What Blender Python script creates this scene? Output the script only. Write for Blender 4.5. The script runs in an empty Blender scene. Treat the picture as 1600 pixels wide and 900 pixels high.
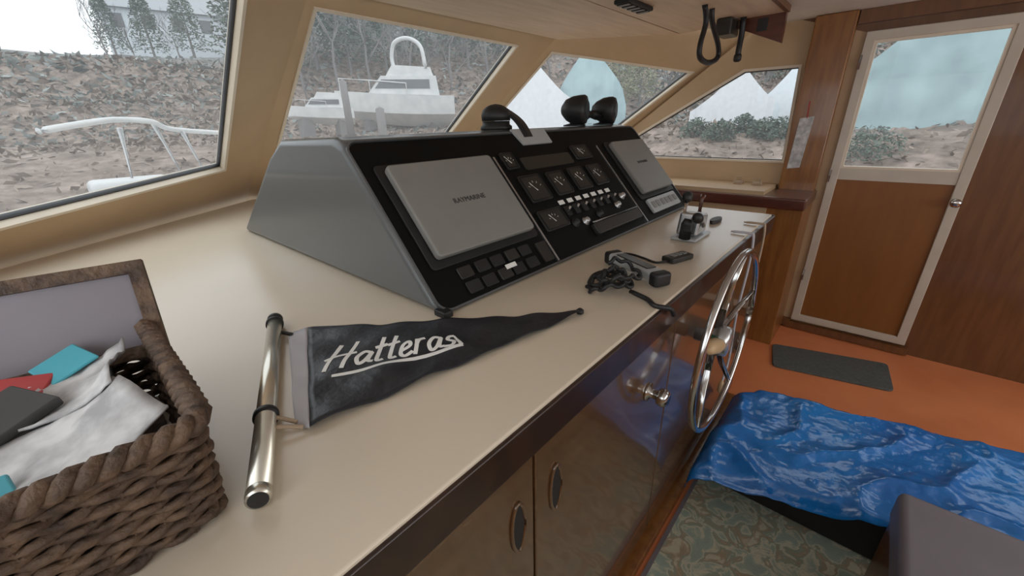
import bpy, bmesh, math, random
from mathutils import Vector, Matrix, noise
PI = math.pi
random.seed(7)
SC = bpy.context.scene
COL = SC.collection
ZC = 0.978                      # the worktop stands this high above the cabin floor; everything below is measured from it

# ------------------------------------------------------------------ camera
CF, YAW, PIT, ROL, H = 621.61, 0.7381, 0.3917, -0.0308, 0.40
fw = Vector((math.cos(YAW)*math.cos(PIT), math.sin(YAW)*math.cos(PIT), -math.sin(PIT)))
r0 = Vector((math.sin(YAW), -math.cos(YAW), 0)); u0 = r0.cross(fw)
RT = r0*math.cos(ROL) + u0*math.sin(ROL); UP = -r0*math.sin(ROL) + u0*math.cos(ROL)
EYE = Vector((0, 0, H))
cd = bpy.data.cameras.new('camera'); cam = bpy.data.objects.new('camera', cd); COL.objects.link(cam)
cd.sensor_width = 36; cd.lens = CF*36/1600; cd.clip_start = .02; cd.clip_end = 400
m = Matrix((RT, UP, -fw)).transposed().to_4x4(); m.translation = EYE + Vector((0, 0, ZC)); cam.matrix_world = m
SC.camera = cam
def ray(x, y): return fw*CF + RT*(x-800) - UP*(y-450)
def on(x, y, ax, v):
    d = ray(x, y); return EYE + d*((v-EYE[ax])/d[ax])
def onp(x, y, P, n):
    d = ray(x, y); return EYE + d*((Vector(P)-EYE).dot(n)/d.dot(n))
def V(*a): return Vector(a)

# ------------------------------------------------------------------ materials
def mat(name, col, rough=.5, metal=0, noise_=None, bump=0, bscale=60, coat=0, spec=.5, scale=None):
    m = bpy.data.materials.new(name); m.use_nodes = True
    nt = m.node_tree; b = nt.nodes['Principled BSDF']
    b.inputs['Base Color'].default_value = (*col, 1); b.inputs['Roughness'].default_value = rough
    b.inputs['Metallic'].default_value = metal; b.inputs['Coat Weight'].default_value = coat
    b.inputs['Coat Roughness'].default_value = .08
    b.inputs['Specular IOR Level'].default_value = spec
    tc = nt.nodes.new('ShaderNodeTexCoord')
    mp = nt.nodes.new('ShaderNodeMapping'); nt.links.new(tc.outputs['Object'], mp.inputs[0])
    if scale: mp.inputs['Scale'].default_value = scale
    n = nt.nodes.new('ShaderNodeTexNoise'); nt.links.new(mp.outputs[0], n.inputs['Vector'])
    n.inputs['Scale'].default_value = noise_[1] if noise_ else 8; n.inputs['Detail'].default_value = 5
    r = nt.nodes.new('ShaderNodeValToRGB'); nt.links.new(n.outputs['Fac'], r.inputs[0])
    c2 = noise_[0] if noise_ else tuple(c*.93 for c in col)
    r.color_ramp.elements[0].position = .35; r.color_ramp.elements[1].position = .65
    r.color_ramp.elements[0].color = (*c2, 1); r.color_ramp.elements[1].color = (*col, 1)
    nt.links.new(r.outputs[0], b.inputs['Base Color'])
    if bump:
        n2 = nt.nodes.new('ShaderNodeTexNoise'); nt.links.new(mp.outputs[0], n2.inputs['Vector'])
        n2.inputs['Scale'].default_value = bscale; n2.inputs['Detail'].default_value = 3
        bp = nt.nodes.new('ShaderNodeBump'); bp.inputs['Strength'].default_value = bump; bp.inputs['Distance'].default_value = .01
        nt.links.new(n2.outputs['Fac'], bp.inputs['Height']); nt.links.new(bp.outputs[0], b.inputs['Normal'])
    return m
M = {}
M['counter'] = mat('laminate', (.71, .615, .49), .26, noise_=((.69, .595, .47), 3), spec=.6)
M['edge'] = mat('dark_edge_wood', (.035, .014, .008), .35, noise_=((.02, .008, .005), 20), coat=.3)
M['varnish'] = mat('varnished_teak', (.125, .062, .028), .22, noise_=((.095, .045, .018), 6), coat=.9, scale=(1, 1, 6))
M['teak'] = mat('teak_bulkhead', (.30, .125, .03), .35, noise_=((.2, .075, .018), 7), coat=.35, scale=(5, 5, .6))
M['teakdk'] = mat('dark_teak', (.17, .07, .022), .4, noise_=((.13, .05, .015), 7), coat=.3, scale=(5, 5, .6))
M['mahog'] = mat('mahogany_rail', (.12, .035, .02), .3, noise_=((.08, .022, .014), 9), coat=.5, scale=(4, 1, 4))
M['doorp'] = mat('door_panel_veneer', (.25, .098, .022), .45, noise_=((.225, .085, .018), 5), scale=(4, 4, .7))
M['lining'] = mat('cabin_lining', (.56, .40, .24), .55, noise_=((.51, .36, .215), 4))
M['soffit'] = mat('overhead_laminate', (.80, .63, .47), .5, noise_=((.70, .54, .39), 5), scale=(.6, 5, 1))
M['trim'] = mat('window_trim', (.78, .69, .56), .4)
M['white'] = mat('headliner_white', (.74, .71, .66), .6)
M['frame'] = mat('door_frame_paint', (.60, .54, .46), .4, noise_=((.55, .49, .41), 9))
M['floor'] = mat('red_teak_sole', (.78, .27, .11), .42, noise_=((.70, .23, .09), 4), coat=.2)
M['mat'] = mat('grey_mat', (.12, .13, .125), .9, noise_=((.09, .1, .095), 60), bump=.5, bscale=250)
M['gel'] = mat('grey_gelcoat', (.12, .13, .135), .38, noise_=((.114, .124, .128), 4), coat=.25)
M['rimd'] = mat('dark_rim', (.10, .105, .11), .3)
M['rim'] = mat('console_rim', (.42, .44, .45), .3)
M['black'] = mat('black_panel', (.005, .005, .005), .55, spec=.15)
M['blackm'] = mat('black_plastic', (.014, .014, .015), .5)
M['gauge'] = mat('gauge_face', (.028, .027, .024), .3)
M['cover'] = mat('grey_sun_cover', (.24, .235, .22), .5)
M['silver'] = mat('silver_trim', (.55, .56, .57), .25, metal=.8)
M['chrome'] = mat('chrome', (.62, .61, .60), .16, metal=1)
M['steel'] = mat('brushed_pole', (.72, .69, .60), .25, metal=.85)
M['label'] = mat('white_marking', (.88, .88, .85), .5)
M['ink'] = mat('dark_marking', (.05, .05, .05), .5)
M['flag'] = mat('black_nylon', (.020, .022, .028), .42, noise_=((.014, .015, .02), 30), bump=.25, bscale=45)
M['sleeve'] = mat('grey_sleeve', (.52, .51, .55), .7)
M['tie'] = mat('tan_tie', (.45, .34, .24), .8)
M['wicker'] = mat('wicker', (.15, .092, .056), .7, noise_=((.05, .03, .02), 40), bump=.5, bscale=120)
M['paper'] = mat('paper', (.66, .66, .66), .6, noise_=((.35, .35, .36), 30))
M['teal'] = mat('teal_card', (.08, .42, .52), .5)
M['red'] = mat('red_card', (.5, .06, .06), .5)
M['tarp'] = mat('blue_tarp', (.005, .20, .60), .2, noise_=((.004, .14, .50), 3), bump=.3, bscale=28, spec=.8)
M['dark'] = mat('dark_case', (.016, .015, .015), .6)
M['cush'] = mat('grey_vinyl', (.20, .18, .20), .5)
M['grn'] = mat('green_tape', (.05, .16, .08), .6)
M['woodh'] = mat('wooden_grip', (.58, .40, .22), .45)
M['bark'] = mat('bark', (.22, .205, .20), .9)
M['leafg'] = mat('dull_evergreen', (.15, .20, .155), .9, noise_=((.09, .12, .1), 2))
M['leafy'] = mat('olive_leaves', (.32, .33, .20), .9, noise_=((.2, .21, .13), 2))
M['scrub'] = mat('dry_scrub', (.33, .265, .215), .95, noise_=((.14, .105, .085), 1.1))
M['brush'] = mat('grey_brush', (.34, .36, .34), .95, noise_=((.11, .13, .12), .8))
M['gelw'] = mat('white_gelcoat', (.66, .66, .65), .35, noise_=((.55, .56, .56), 2.5))
M['wrap'] = mat('white_shrink_wrap', (.84, .87, .90), .45)
M['wrapt'] = mat('teal_shrink_wrap', (.42, .58, .60), .45, noise_=((.30, .42, .45), 1.2))
M['dglass'] = mat('dark_boat_glass', (.12, .13, .14), .2)
M['house'] = mat('pale_siding', (.62, .66, .70), .7)
M['roof'] = mat('grey_roof', (.34, .36, .38), .8)
def rug_mat():
    m = mat('rug', (.2, .24, .18), .95, bump=.4, bscale=300); nt = m.node_tree; b = nt.nodes['Principled BSDF']
    tc = nt.nodes['Texture Coordinate']
    n = nt.nodes.new('ShaderNodeTexNoise'); n.inputs['Scale'].default_value = 15; n.inputs['Detail'].default_value = 3; n.inputs['Distortion'].default_value = .9
    r = nt.nodes.new('ShaderNodeValToRGB'); nt.links.new(tc.outputs['Object'], n.inputs['Vector']); nt.links.new(n.outputs['Fac'], r.inputs[0])
    cols = [(.0, (.29, .36, .30)), (.42, (.38, .47, .39)), (.49, (.66, .64, .49)), (.53, (.32, .39, .31)), (.60, (.42, .33, .22)), (.66, (.62, .60, .46)), (1, (.40, .52, .46))]
    cr = r.color_ramp
    cr.elements[0].position = 0; cr.elements[0].color = (*cols[0][1], 1); cr.elements[1].position = 1; cr.elements[1].color = (*cols[-1][1], 1)
    for p, c in cols[1:-1]:
        e = cr.elements.new(p); e.color = (*c, 1)
    nt.links.new(r.outputs[0], b.inputs['Base Color']); return m
M['rug'] = rug_mat()
def ground_mat():
    m = mat('winter_bank', (.3, .26, .22), 1); nt = m.node_tree; b = nt.nodes['Principled BSDF']
    tc = nt.nodes['Texture Coordinate']
    def nz(sc, det, cols):
        n = nt.nodes.new('ShaderNodeTexNoise'); n.inputs['Scale'].default_value = sc; n.inputs['Detail'].default_value = det; n.inputs['Roughness'].default_value = .7
        r = nt.nodes.new('ShaderNodeValToRGB'); nt.links.new(tc.outputs['Object'], n.inputs['Vector']); nt.links.new(n.outputs['Fac'], r.inputs[0])
        cr = r.color_ramp; cr.elements[0].position = cols[0][0]; cr.elements[0].color = (*cols[0][1], 1); cr.elements[1].position = cols[-1][0]; cr.elements[1].color = (*cols[-1][1], 1)
        for p, c in cols[1:-1]: cr.elements.new(p).color = (*c, 1)
        return r
    lowc = nz(2.2, 10, [(.32, (.10, .074, .060)), (.5, (.215, .165, .135)), (.68, (.36, .285, .24))])
    hic = nz(.9, 10, [(.30, (.06, .075, .07)), (.48, (.16, .175, .17)), (.60, (.27, .28, .28)), (.72, (.50, .53, .54))])
    sp = nt.nodes.new('ShaderNodeSeparateXYZ'); nt.links.new(tc.outputs['Object'], sp.inputs[0])
    mr = nt.nodes.new('ShaderNodeMapRange'); mr.inputs[1].default_value = 6.3; mr.inputs[2].default_value = 8.0; nt.links.new(sp.outputs['Z'], mr.inputs[0])
    mx = nt.nodes.new('ShaderNodeMixRGB'); nt.links.new(mr.outputs[0], mx.inputs[0]); nt.links.new(lowc.outputs[0], mx.inputs[1]); nt.links.new(hic.outputs[0], mx.inputs[2])
    nt.links.new(mx.outputs[0], b.inputs['Base Color']); return m
M['bank'] = ground_mat()
def glass_mat():
    m = bpy.data.materials.new('window_glass'); m.use_nodes = True; nt = m.node_tree; nt.nodes.clear()
    out = nt.nodes.new('ShaderNodeOutputMaterial'); tr = nt.nodes.new('ShaderNodeBsdfTransparent'); tr.inputs[0].default_value = (.96, .97, .97, 1)
    gl = nt.nodes.new('ShaderNodeBsdfGlossy'); gl.inputs['Roughness'].default_value = .02
    df = nt.nodes.new('ShaderNodeBsdfTranslucent'); df.inputs[0].default_value = (.85, .88, .9, 1)
    lw = nt.nodes.new('ShaderNodeLayerWeight'); p5 = nt.nodes.new('ShaderNodeMath'); p5.operation = 'POWER'; p5.inputs[1].default_value = 5
    fr = nt.nodes.new('ShaderNodeMath'); fr.operation = 'MULTIPLY_ADD'; fr.inputs[1].default_value = .5; fr.inputs[2].default_value = .012
    nt.links.new(lw.outputs['Facing'], p5.inputs[0]); nt.links.new(p5.outputs[0], fr.inputs[0])
    a = nt.nodes.new('ShaderNodeMixShader'); b = nt.nodes.new('ShaderNodeMixShader')
    a.inputs[0].default_value = .045
    nt.links.new(tr.outputs[0], a.inputs[1]); nt.links.new(df.outputs[0], a.inputs[2])
    nt.links.new(fr.outputs[0], b.inputs[0]); nt.links.new(a.outputs[0], b.inputs[1]); nt.links.new(gl.outputs[0], b.inputs[2])
    nt.links.new(b.outputs[0], out.inputs[0]); return m
M['glass'] = glass_mat()

# ------------------------------------------------------------------ object helpers
def bmn(): return bmesh.new()
def wloc(o):
    p = Vector(o.location)
    while o.parent: o = o.parent; p += Vector(o.location)
    return p
def obj(name, bm, m, parent=None, smooth=False, bevel=0, rn=True):
    if rn: bmesh.ops.recalc_face_normals(bm, faces=bm.faces)
    me = bpy.data.meshes.new(name)
    vs = [v.co for v in bm.verts]
    lo = Vector([min(v[i] for v in vs) for i in range(3)]); hi = Vector([max(v[i] for v in vs) for i in range(3)])
    o0 = Vector(((lo.x+hi.x)/2, (lo.y+hi.y)/2, lo.z))
    for v in bm.verts: v.co -= o0
    for f in bm.faces: f.smooth = smooth
    bm.to_mesh(me); bm.free()
    ms = m if isinstance(m, (list, tuple)) else [m]
    for q in ms: me.materials.append(q)
    o = bpy.data.objects.new(name, me); COL.objects.link(o)
    W = o0 + Vector((0, 0, ZC))
    if parent: o.parent = parent; o.location = W - wloc(parent)
    else: o.location = W
    if bevel:
        b = o.modifiers.new('b', 'BEVEL'); b.width = bevel; b.segments = 3; b.limit_method = 'ANGLE'
        for p in me.polygons: p.use_smooth = True
        o.modifiers.new('wn', 'WEIGHTED_NORMAL')
    return o
def tag(o, label, cat, group=None, kind=None):
    o['label'] = label; o['category'] = cat
    if group: o['group'] = group
    if kind: o['kind'] = kind
    return o
def thing(name, label, cat, loc, group=None):
    o = bpy.data.objects.new(name, None); COL.objects.link(o); o.empty_display_size = .05
    o.location = Vector(loc) + Vector((0, 0, ZC)); return tag(o, label, cat, group)
def struct(o): o['kind'] = 'structure'; return o
def box(bm, a, b, mtx=None):
    a, b = Vector(a), Vector(b)
    vs = [bm.verts.new((x, y, z)) for x in (a.x, b.x) for y in (a.y, b.y) for z in (a.z, b.z)]
    for f in ((0, 1, 3, 2), (4, 6, 7, 5), (0, 4, 5, 1), (2, 3, 7, 6), (0, 2, 6, 4), (1, 5, 7, 3)): bm.faces.new([vs[i] for i in f])
    if mtx: bmesh.ops.transform(bm, matrix=mtx, verts=vs)
    return vs
def prism(bm, pts, off):
    off = Vector(off); a = [bm.verts.new(Vector(p)) for p in pts]; b = [bm.verts.new(Vector(p)+off) for p in pts]
    n = len(pts); bm.faces.new(a); bm.faces.new(b[::-1])
    for i in range(n): bm.faces.new((a[i], b[i], b[(i+1) % n], a[(i+1) % n]))
def basis(d):
    d = d.normalized(); t = Vector((0, 0, 1)) if abs(d.z) < .9 else Vector((1, 0, 0))
    x = d.cross(t).normalized(); return x, x.cross(d).normalized()
def tube(bm, pts, r, seg=10, closed=False, caps=True):
    pts = [Vector(p) for p in pts]; n = len(pts); rs = r if isinstance(r, (list, tuple)) else [r]*n
    rings = []; px = None
    for i, p in enumerate(pts):
        if closed: d = pts[(i+1) % n]-pts[i-1]
        else: d = pts[min(i+1, n-1)]-pts[max(i-1, 0)]
        if d.length < 1e-9: d = Vector((0, 0, 1))
        d.normalize()
        if px is None: x, y = basis(d)
        else:
            x = (px - d*px.dot(d)); x = x.normalized() if x.length > 1e-6 else basis(d)[0]; y = d.cross(x)
        px = x
        rings.append([bm.verts.new(p + (x*math.cos(a)+y*math.sin(a))*rs[i]) for a in [2*PI*k/seg for k in range(seg)]])
    for i in range(n if closed else n-1):
        A, B = rings[i], rings[(i+1) % n]
        for k in range(seg): bm.faces.new((A[k], A[(k+1) % seg], B[(k+1) % seg], B[k]))
    if caps and not closed: bm.faces.new(rings[0][::-1]); bm.faces.new(rings[-1])
def lathe(bm, c, ax, prof, seg=24):
    """prof: (distance along axis, radius)"""
    ax = Vector(ax).normalized(); x, y = basis(ax); c = Vector(c)
    tube_pts = []
    rings = [[bm.verts.new(c+ax*t+(x*math.cos(2*PI*k/seg)+y*math.sin(2*PI*k/seg))*max(r, 1e-4)) for k in range(seg)] for t, r in prof]
    for A, B in zip(rings, rings[1:]):
        for k in range(seg): bm.faces.new((A[k], A[(k+1) % seg], B[(k+1) % seg], B[k]))
    bm.faces.new(rings[0][::-1]); bm.faces.new(rings[-1])
def smoothline(pts, k=6):
    pts = [Vector(p) for p in pts]; out = []
    for i in range(len(pts)-1):
        p0 = pts[max(i-1, 0)]; p1 = pts[i]; p2 = pts[i+1]; p3 = pts[min(i+2, len(pts)-1)]
        for j in range(k):
            t = j/k; out.append(.5*((2*p1)+(p2-p0)*t+(2*p0-5*p1+4*p2-p3)*t*t+(-p0+3*p1-3*p2+p3)*t**3))
    out.append(pts[-1]); return out
def panel(bm, n, outer, holes, th):
    n = Vector(n).normalized(); es = []
    for L in [outer]+holes:
        vs = [bm.verts.new(Vector(p)) for p in L]
        es += [bm.edges.new((vs[i], vs[(i+1) % len(vs)])) for i in range(len(vs))]
    r = bmesh.ops.triangle_fill(bm, edges=es, use_beauty=True, normal=n)
    fs = [g for g in r['geom'] if isinstance(g, bmesh.types.BMFace)]
    e = bmesh.ops.extrude_face_region(bm, geom=fs)
    bmesh.ops.translate(bm, verts=[g for g in e['geom'] if isinstance(g, bmesh.types.BMVert)], vec=n*th)
    for f in fs:
        if f.is_valid and len(bm.faces): pass
def offset_poly(P, n, w):
    n = Vector(n).normalized(); P = [Vector(p) for p in P]; N = len(P); c = sum(P, Vector())/N; out = []
    for i in range(N):
        e1 = (P[i]-P[i-1]).normalized(); e2 = (P[(i+1) % N]-P[i]).normalized()
        m1 = n.cross(e1); m2 = n.cross(e2)
        if m1.dot(c-P[i]) < 0: m1 = -m1
        if m2.dot(c-P[i]) < 0: m2 = -m2
        b = (m1+m2); b = b/(b.length_squared/2) if b.length > 1e-6 else m1
        out.append(P[i]+b*w)
    return out
def ringframe(bm, P, n, w, d0, d1):
    """frame strip along the polygon P: w inwards, from d0 to d1 along n"""
    n = Vector(n).normalized(); Q = offset_poly(P, n, w); P = [Vector(p) for p in P]; N = len(P)
    A = [bm.verts.new(p+n*d0) for p in P]; B = [bm.verts.new(p+n*d1) for p in P]
    C = [bm.verts.new(q+n*d0) for q in Q]; D = [bm.verts.new(q+n*d1) for q in Q]
    for i in range(N):
        j = (i+1) % N
        bm.faces.new((A[i], A[j], B[j], B[i])); bm.faces.new((C[i], D[i], D[j], C[j]))
        bm.faces.new((B[i], B[j], D[j], D[i])); bm.faces.new((A[i], C[i], C[j], A[j]))

# ------------------------------------------------------------------ cabin shell
FL = -ZC
d = ray(245, 780).normalized()
RK = d*(-1/d.z)                                  # moving down 1 m along the raked glass
P1 = V(.781, 2.975, 0); P2 = V(2.33, 2.975, 0); P3 = V(3.15, 2.0, 0)
az = math.radians(40); P0 = P1 - V(math.cos(az), math.sin(az), 0)*1.75
def rk(P, z): return Vector(P) - RK*z            # point on the raked line through P at height z
def pl_n(A, B):
    n = (Vector(B)-Vector(A)).cross(RK).normalized()
    return n if n.dot(EYE-Vector(A)) > 0 else -n
def front_wall(idx, A, B, hole):
    n = pl_n(A, B); bm = bmn(); ztop = .955
    panel(bm, n, [rk(A, -.02), rk(B, -.02), rk(B, ztop), rk(A, ztop)], [hole], -.045)
    w = struct(obj('wall_front' if idx == 2 else ('wall_port_bow' if idx == 1 else 'wall_starboard_bow'), bm, M['lining']))
    window(idx, hole, n)
def window(idx, hole, n, tm='trim'):
    bm = bmn(); ringframe(bm, hole, n, .014, -.043, .006)
    f = struct(obj('window_%d' % idx, bm, M[tm]))
    bm = bmn(); Q = offset_poly(hole, n, .012); prism(bm, [q - n*.030 for q in Q], n*.005)
    obj('glass_pane', bm, M['glass'], f)
    bm = bmn(); ringframe(bm, Q, n, .007, -.036, -.018); obj('rubber_gasket', bm, M['blackm'], f)
n1 = pl_n(P0, P1)
bl, br, tr = onp(184, 310, P1, n1), onp(352, 266, P1, n1), onp(384, 0, P1, n1)
trx = br + (tr-br)*1.12
bl2 = br + (bl-br)*1.85; tl2 = bl2 + (trx-br)
front_wall(1, P0, P1, [br, bl2, tl2, trx])
n2 = pl_n(P1, P2)
a, b_, c_, d_ = onp(440, 212, P1, n2), onp(490, 10, P1, n2), onp(810, 70, P1, n2), onp(705, 210, P1, n2)
lo = lambda p, z: p + RK*(p.z-z)
front_wall(2, P1, P2, [lo(a, .2), b_, c_, lo(d_, .2)])
n3 = pl_n(P2, P3)
a, b_, c_, d_ = onp(770, 190, P2, n3), onp(862, 80, P2, n3), onp(1085, 112, P2, n3), onp(969, 199, P2, n3)
front_wall(3, P2, P3, [lo(a, .2), b_, c_, lo(d_, .2)])
# starboard side wall with the side window and the door opening
XS = 3.15
w4 = [V(XS, 1.80, .122), V(XS, .47, .116), V(XS, .49, .675), V(XS, .80, .678)]
dy0, dy1, dzb, dzt = .225, -.36, -.915, .80
bm = bmn()
top = .955
panel(bm, (1, 0, 0), [V(XS, -2.6, FL), V(XS, 2.0, FL), V(XS, 2.0, 0), V(XS, 2.0-RK.y*top, top), V(XS, -2.6, top)],
      [w4, [V(XS, dy0, dzb), V(XS, dy1, dzb), V(XS, dy1, dzt), V(XS, dy0, dzt)], [V(XS, -.75, .1), V(XS, -2.2, .1), V(XS, -2.2, .7), V(XS, -.75, .7)]], .05)
# split surface: warm lining forward, teak veneer aft
w = struct(obj('wall_starboard', bm, [M['lining'], M['teakdk']]))
for p in w.data.polygons:
    if (w.location + p.center).y < .3: p.material_index = 1
window(4, w4, V(-1, 0, 0))
window(5, [V(XS, -.75, .1), V(XS, -2.2, .1), V(XS, -2.2, .7), V(XS, -.75, .7)], V(-1, 0, 0))
# port wall and aft wall (with wide openings that let daylight in)
XP = P0.x
bm = bmn()
wp = [V(XP, .9, .12), V(XP, -.2, .12), V(XP, -.2, .72), V(XP, .75, .72)]
wq = [V(XP, -.5, .12), V(XP, -2.2, .12), V(XP, -2.2, .72), V(XP, -.5, .72)]
panel(bm, (1, 0, 0), [V(XP, -2.6, FL), V(XP, P0.y, FL), V(XP, P0.y, 0), V(XP, P0.y-RK.y*top, top), V(XP, -2.6, top)], [wp, wq], -.05)
struct(obj('wall_port', bm, M['lining']))
window(6, wp, V(1, 0, 0)); window(7, wq, V(1, 0, 0))
bm = bmn()
wa = [V(-.2, -2.6, -.2), V(1.3, -2.6, -.2), V(1.3, -2.6, .75), V(-.2, -2.6, .75)]
wb = [V(1.6, -2.6, -.2), V(2.9, -2.6, -.2), V(2.9, -2.6, .75), V(1.6, -2.6, .75)]
panel(bm, (0, -1, 0), [V(XP, -2.6, FL), V(XS, -2.6, FL), V(XS, -2.6, top), V(XP, -2.6, top)], [wa, wb], .05)
struct(obj('wall_aft', bm, M['teakdk']))
window(8, wa, V(0, 1, 0)); window(9, wb, V(0, 1, 0))
# floor and ceiling
bm = bmn(); prism(bm, [V(XP-.05, -2.65, FL-.05), V(XS+.05, -2.65, FL-.05), V(XS+.05, 3.05, FL-.05), V(XP-.05, 3.05, FL-.05)], (0, 0, .05))
struct(obj('floor', bm, M['floor']))
CE = .905
ins = lambda P, z, dx: rk(P, z) + V(dx, -.02, 0)
def fx(a, b, y): return a.x+(b.x-a.x)*(y-a.y)/(b.y-a.y)
q0, q1, q2, q3 = ins(P0, CE, .0), ins(P1, CE, 0), ins(P2, CE, 0), ins(P3, CE, -.06)
for q in (q0, q1, q2, q3): q.z = CE
bm = bmn(); prism(bm, [V(XP+.001, -2.6, CE), V(XS-.001, -2.6, CE), V(XS-.001, q3.y-.05, CE), q3, q2, q1, q0, V(XP+.001, q0.y-.03, CE)], (0, 0, .003))
struct(obj('ceiling', bm, M['white']))
oh = thing('overhead_locker', 'tan laminate overhead locker running above the windshield under the ceiling', 'cabinet', (1.6, 1.1, .88))
z0 = .883; q0, q1, q2, q3 = ins(P0, z0+.018, .02), ins(P1, z0+.018, 0), ins(P2, z0+.018, 0), ins(P3, z0+.018, -.07)
for q in (q0, q1, q2, q3): q.z = z0
bm = bmn(); prism(bm, [V(fx(q0, q1, 1.125), 1.125, z0), q1, q2, V(fx(q2, q3, 1.125), 1.125, z0)], (0, 0, .018)); obj('forward_panel', bm, M['soffit'], oh)
bm = bmn(); prism(bm, [V(XP+.03, .54, z0-.003), V(2.70, .54, z0-.003), V(fx(q2, q3, 1.11)-.03, 1.11, z0-.003), V(fx(q0, q1, 1.11)+.01, 1.11, z0-.003), q0+V(0, 0, -.003)], (0, 0, .018)); obj('rear_panel', bm, M['soffit'], oh)
XL, XR_ = fx(q0, q1, 1.12), fx(q2, q3, 1.12)
bm = bmn(); box(bm, (XL+.02, 1.110, .888), (XR_-.02, 1.125, .901)); obj('shadow_gap', bm, M['edge'], oh)
bm = bmn(); prism(bm, [V(2.70, .535, .745), V(2.70, .535, .904), V(2.70, .80, .904), V(2.70, .80, .86)], (.035, 0, 0)); obj('end_board', bm, M['mahog'], oh)
bm = bmn(); box(bm, (XP+.03, .520, .876), (2.70, .540, .904)); obj('edge_strip', bm, M['teakdk'], oh)
# air-conditioning style slotted black box under the locker
ra = thing('radio', 'black radio with pale markings fixed under the tan overhead locker', 'radio', (1.98, .98, .84))
bm = bmn(); box(bm, (1.84, .955, .862), (2.08, 1.03, .8795)); obj('body', bm, M['blackm'], ra, bevel=.006)
for k in range(5):
    bm = bmn(); x = 1.852+k*.046; box(bm, (x, .965, .857), (x+.026, 1.02, .862)); obj('button', bm, M['gauge'], ra)
for k in range(3):
    bm = bmn(); x = 1.865+k*.07; box(bm, (x, 1.021, .8605), (x+.03, 1.027, .862)); obj('marking', bm, M['label'], ra)
# pilaster beside the door, header trims
bm = bmn(); box(bm, (3.085, .275, FL+.9), (3.149, .465, .904)); struct(obj('trim_1', bm, M['teak'], bevel=.008))
bm = bmn(); box(bm, (3.11, -2.5, .84), (3.149, .27, .904)); struct(obj('trim_2', bm, M['teakdk']))
# starboard bulkhead carrying the mahogany rail
bh = thing('side_cabinet', 'orange teak side cabinet with dark mahogany rail between worktop and door', 'cabinet', (2.95, .9, FL))
bm = bmn(); box(bm, (2.77, .27, FL), (3.148, 1.95, -.10)); obj('body', bm, M['teak'], bh, bevel=.006)
bm = bmn(); box(bm, (2.72, .262, -.10), (3.147, 1.93, -.035)); obj('rail', bm, M['mahog'], bh, bevel=.01)
bm = bmn(); box(bm, (2.76, .48, -.035), (3.147, 1.94, -.012)); obj('top', bm, M['lining'], bh)
bm = bmn(); box(bm, (2.752, .45, -.19), (2.77, 1.93, -.10)); obj('fascia', bm, M['lining'], bh)
# small brass catch fittings on the side top
for i, y in enumerate((.55, .66)):
    bm = bmn(); box(bm, (3.00, y, -.011), (3.05, y+.05, .004)); tube(bm, [V(3.00, y, .0), V(3.0, y+.012, .035), V(3.0, y+.038, .035), V(3.0, y+.05, .0)], .005)
    tag(obj('cleat', bm, M['tie'], bevel=0), ['small tan cleat nearest the pilaster on the side cabinet', 'small tan cleat farther from the pilaster on the side cabinet'][i], 'cleat', 'small cleats on the side cabinet')
# pale note hanging on the pilaster
nt_ = thing('hanging_tag', 'pale paper tag hanging on the teak pilaster left of the door', 'tag', (3.07, .41, .1))
bm = bmn(); prism(bm, [V(3.079, .375, .10), V(3.079, .44, .09), V(3.079, .43, .38), V(3.079, .36, .39)], (.004, 0, 0)); obj('sheet', bm, M['paper'], nt_)
bm = bmn(); tube(bm, [V(3.08, .395, .38), V(3.074, .40, .45), V(3.082, .40, .47)], .003); obj('string', bm, M['red'], nt_)
# ------------------------------------------------------------------ door
dr = struct(bpy.data.objects.new('door_1', None)); COL.objects.link(dr); dr.location = (XS, (dy0+dy1)/2, dzb+ZC)
nx = V(-1, 0, 0)
op = [V(XS, dy0, dzb), V(XS, dy1, dzb), V(XS, dy1, dzt), V(XS, dy0, dzt)]
bm = bmn(); ringframe(bm, op, nx, .045, -.02, .022); obj('frame', bm, M['frame'], dr, bevel=.004)
bm = bmn(); box(bm, (XS-.016, dy1+.045, .035), (XS+.02, dy0-.045, .10)); obj('mid_rail', bm, M['frame'], dr)
bm = bmn(); box(bm, (XS-.008, dy1+.045, dzb+.045), (XS+.014, dy0-.045, .035)); obj('lower_panel', bm, M['doorp'], dr)
wdw = [V(XS, dy0-.045, .10), V(XS, dy1+.045, .10), V(XS, dy1+.045, dzt-.045), V(XS, dy0-.045, dzt-.045)]
bm = bmn(); ringframe(bm, wdw, nx, .012, -.016, .016); f = obj('window_frame', bm, M['trim'], dr)
bm = bmn(); q = offset_poly(wdw, nx, .01); prism(bm, [p+V(.004, 0, 0) for p in q], (.005, 0, 0)); obj('glass_pane', bm, M['glass'], dr)
bm = bmn(); box(bm, (XS-.035, dy0+.0, dzb-.05), (XS-.002, dy0+.05, dzb+.0)); box(bm, (XS-.04, dy1-.02, dzb-.055), (XS-.002, dy0+.03, dzb-.012)); obj('sill', bm, M['teakdk'], dr)
for z in (-.62, .02, .62):
    bm = bmn(); tube(bm, [V(XS-.028, dy0-.004, z), V(XS-.028, dy0-.004, z+.07)], .006); obj('hinge', bm, M['silver'], dr, smooth=True)
bm = bmn(); lathe(bm, (XS-.02, dy1+.024, -.05), (-1, 0, 0), [(0, .018), (.008, .018), (.01, .008), (.03, .008), (.032, .02), (.05, .022), (.056, .012)]); obj('knob', bm, M['chrome'], dr, smooth=True)

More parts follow.
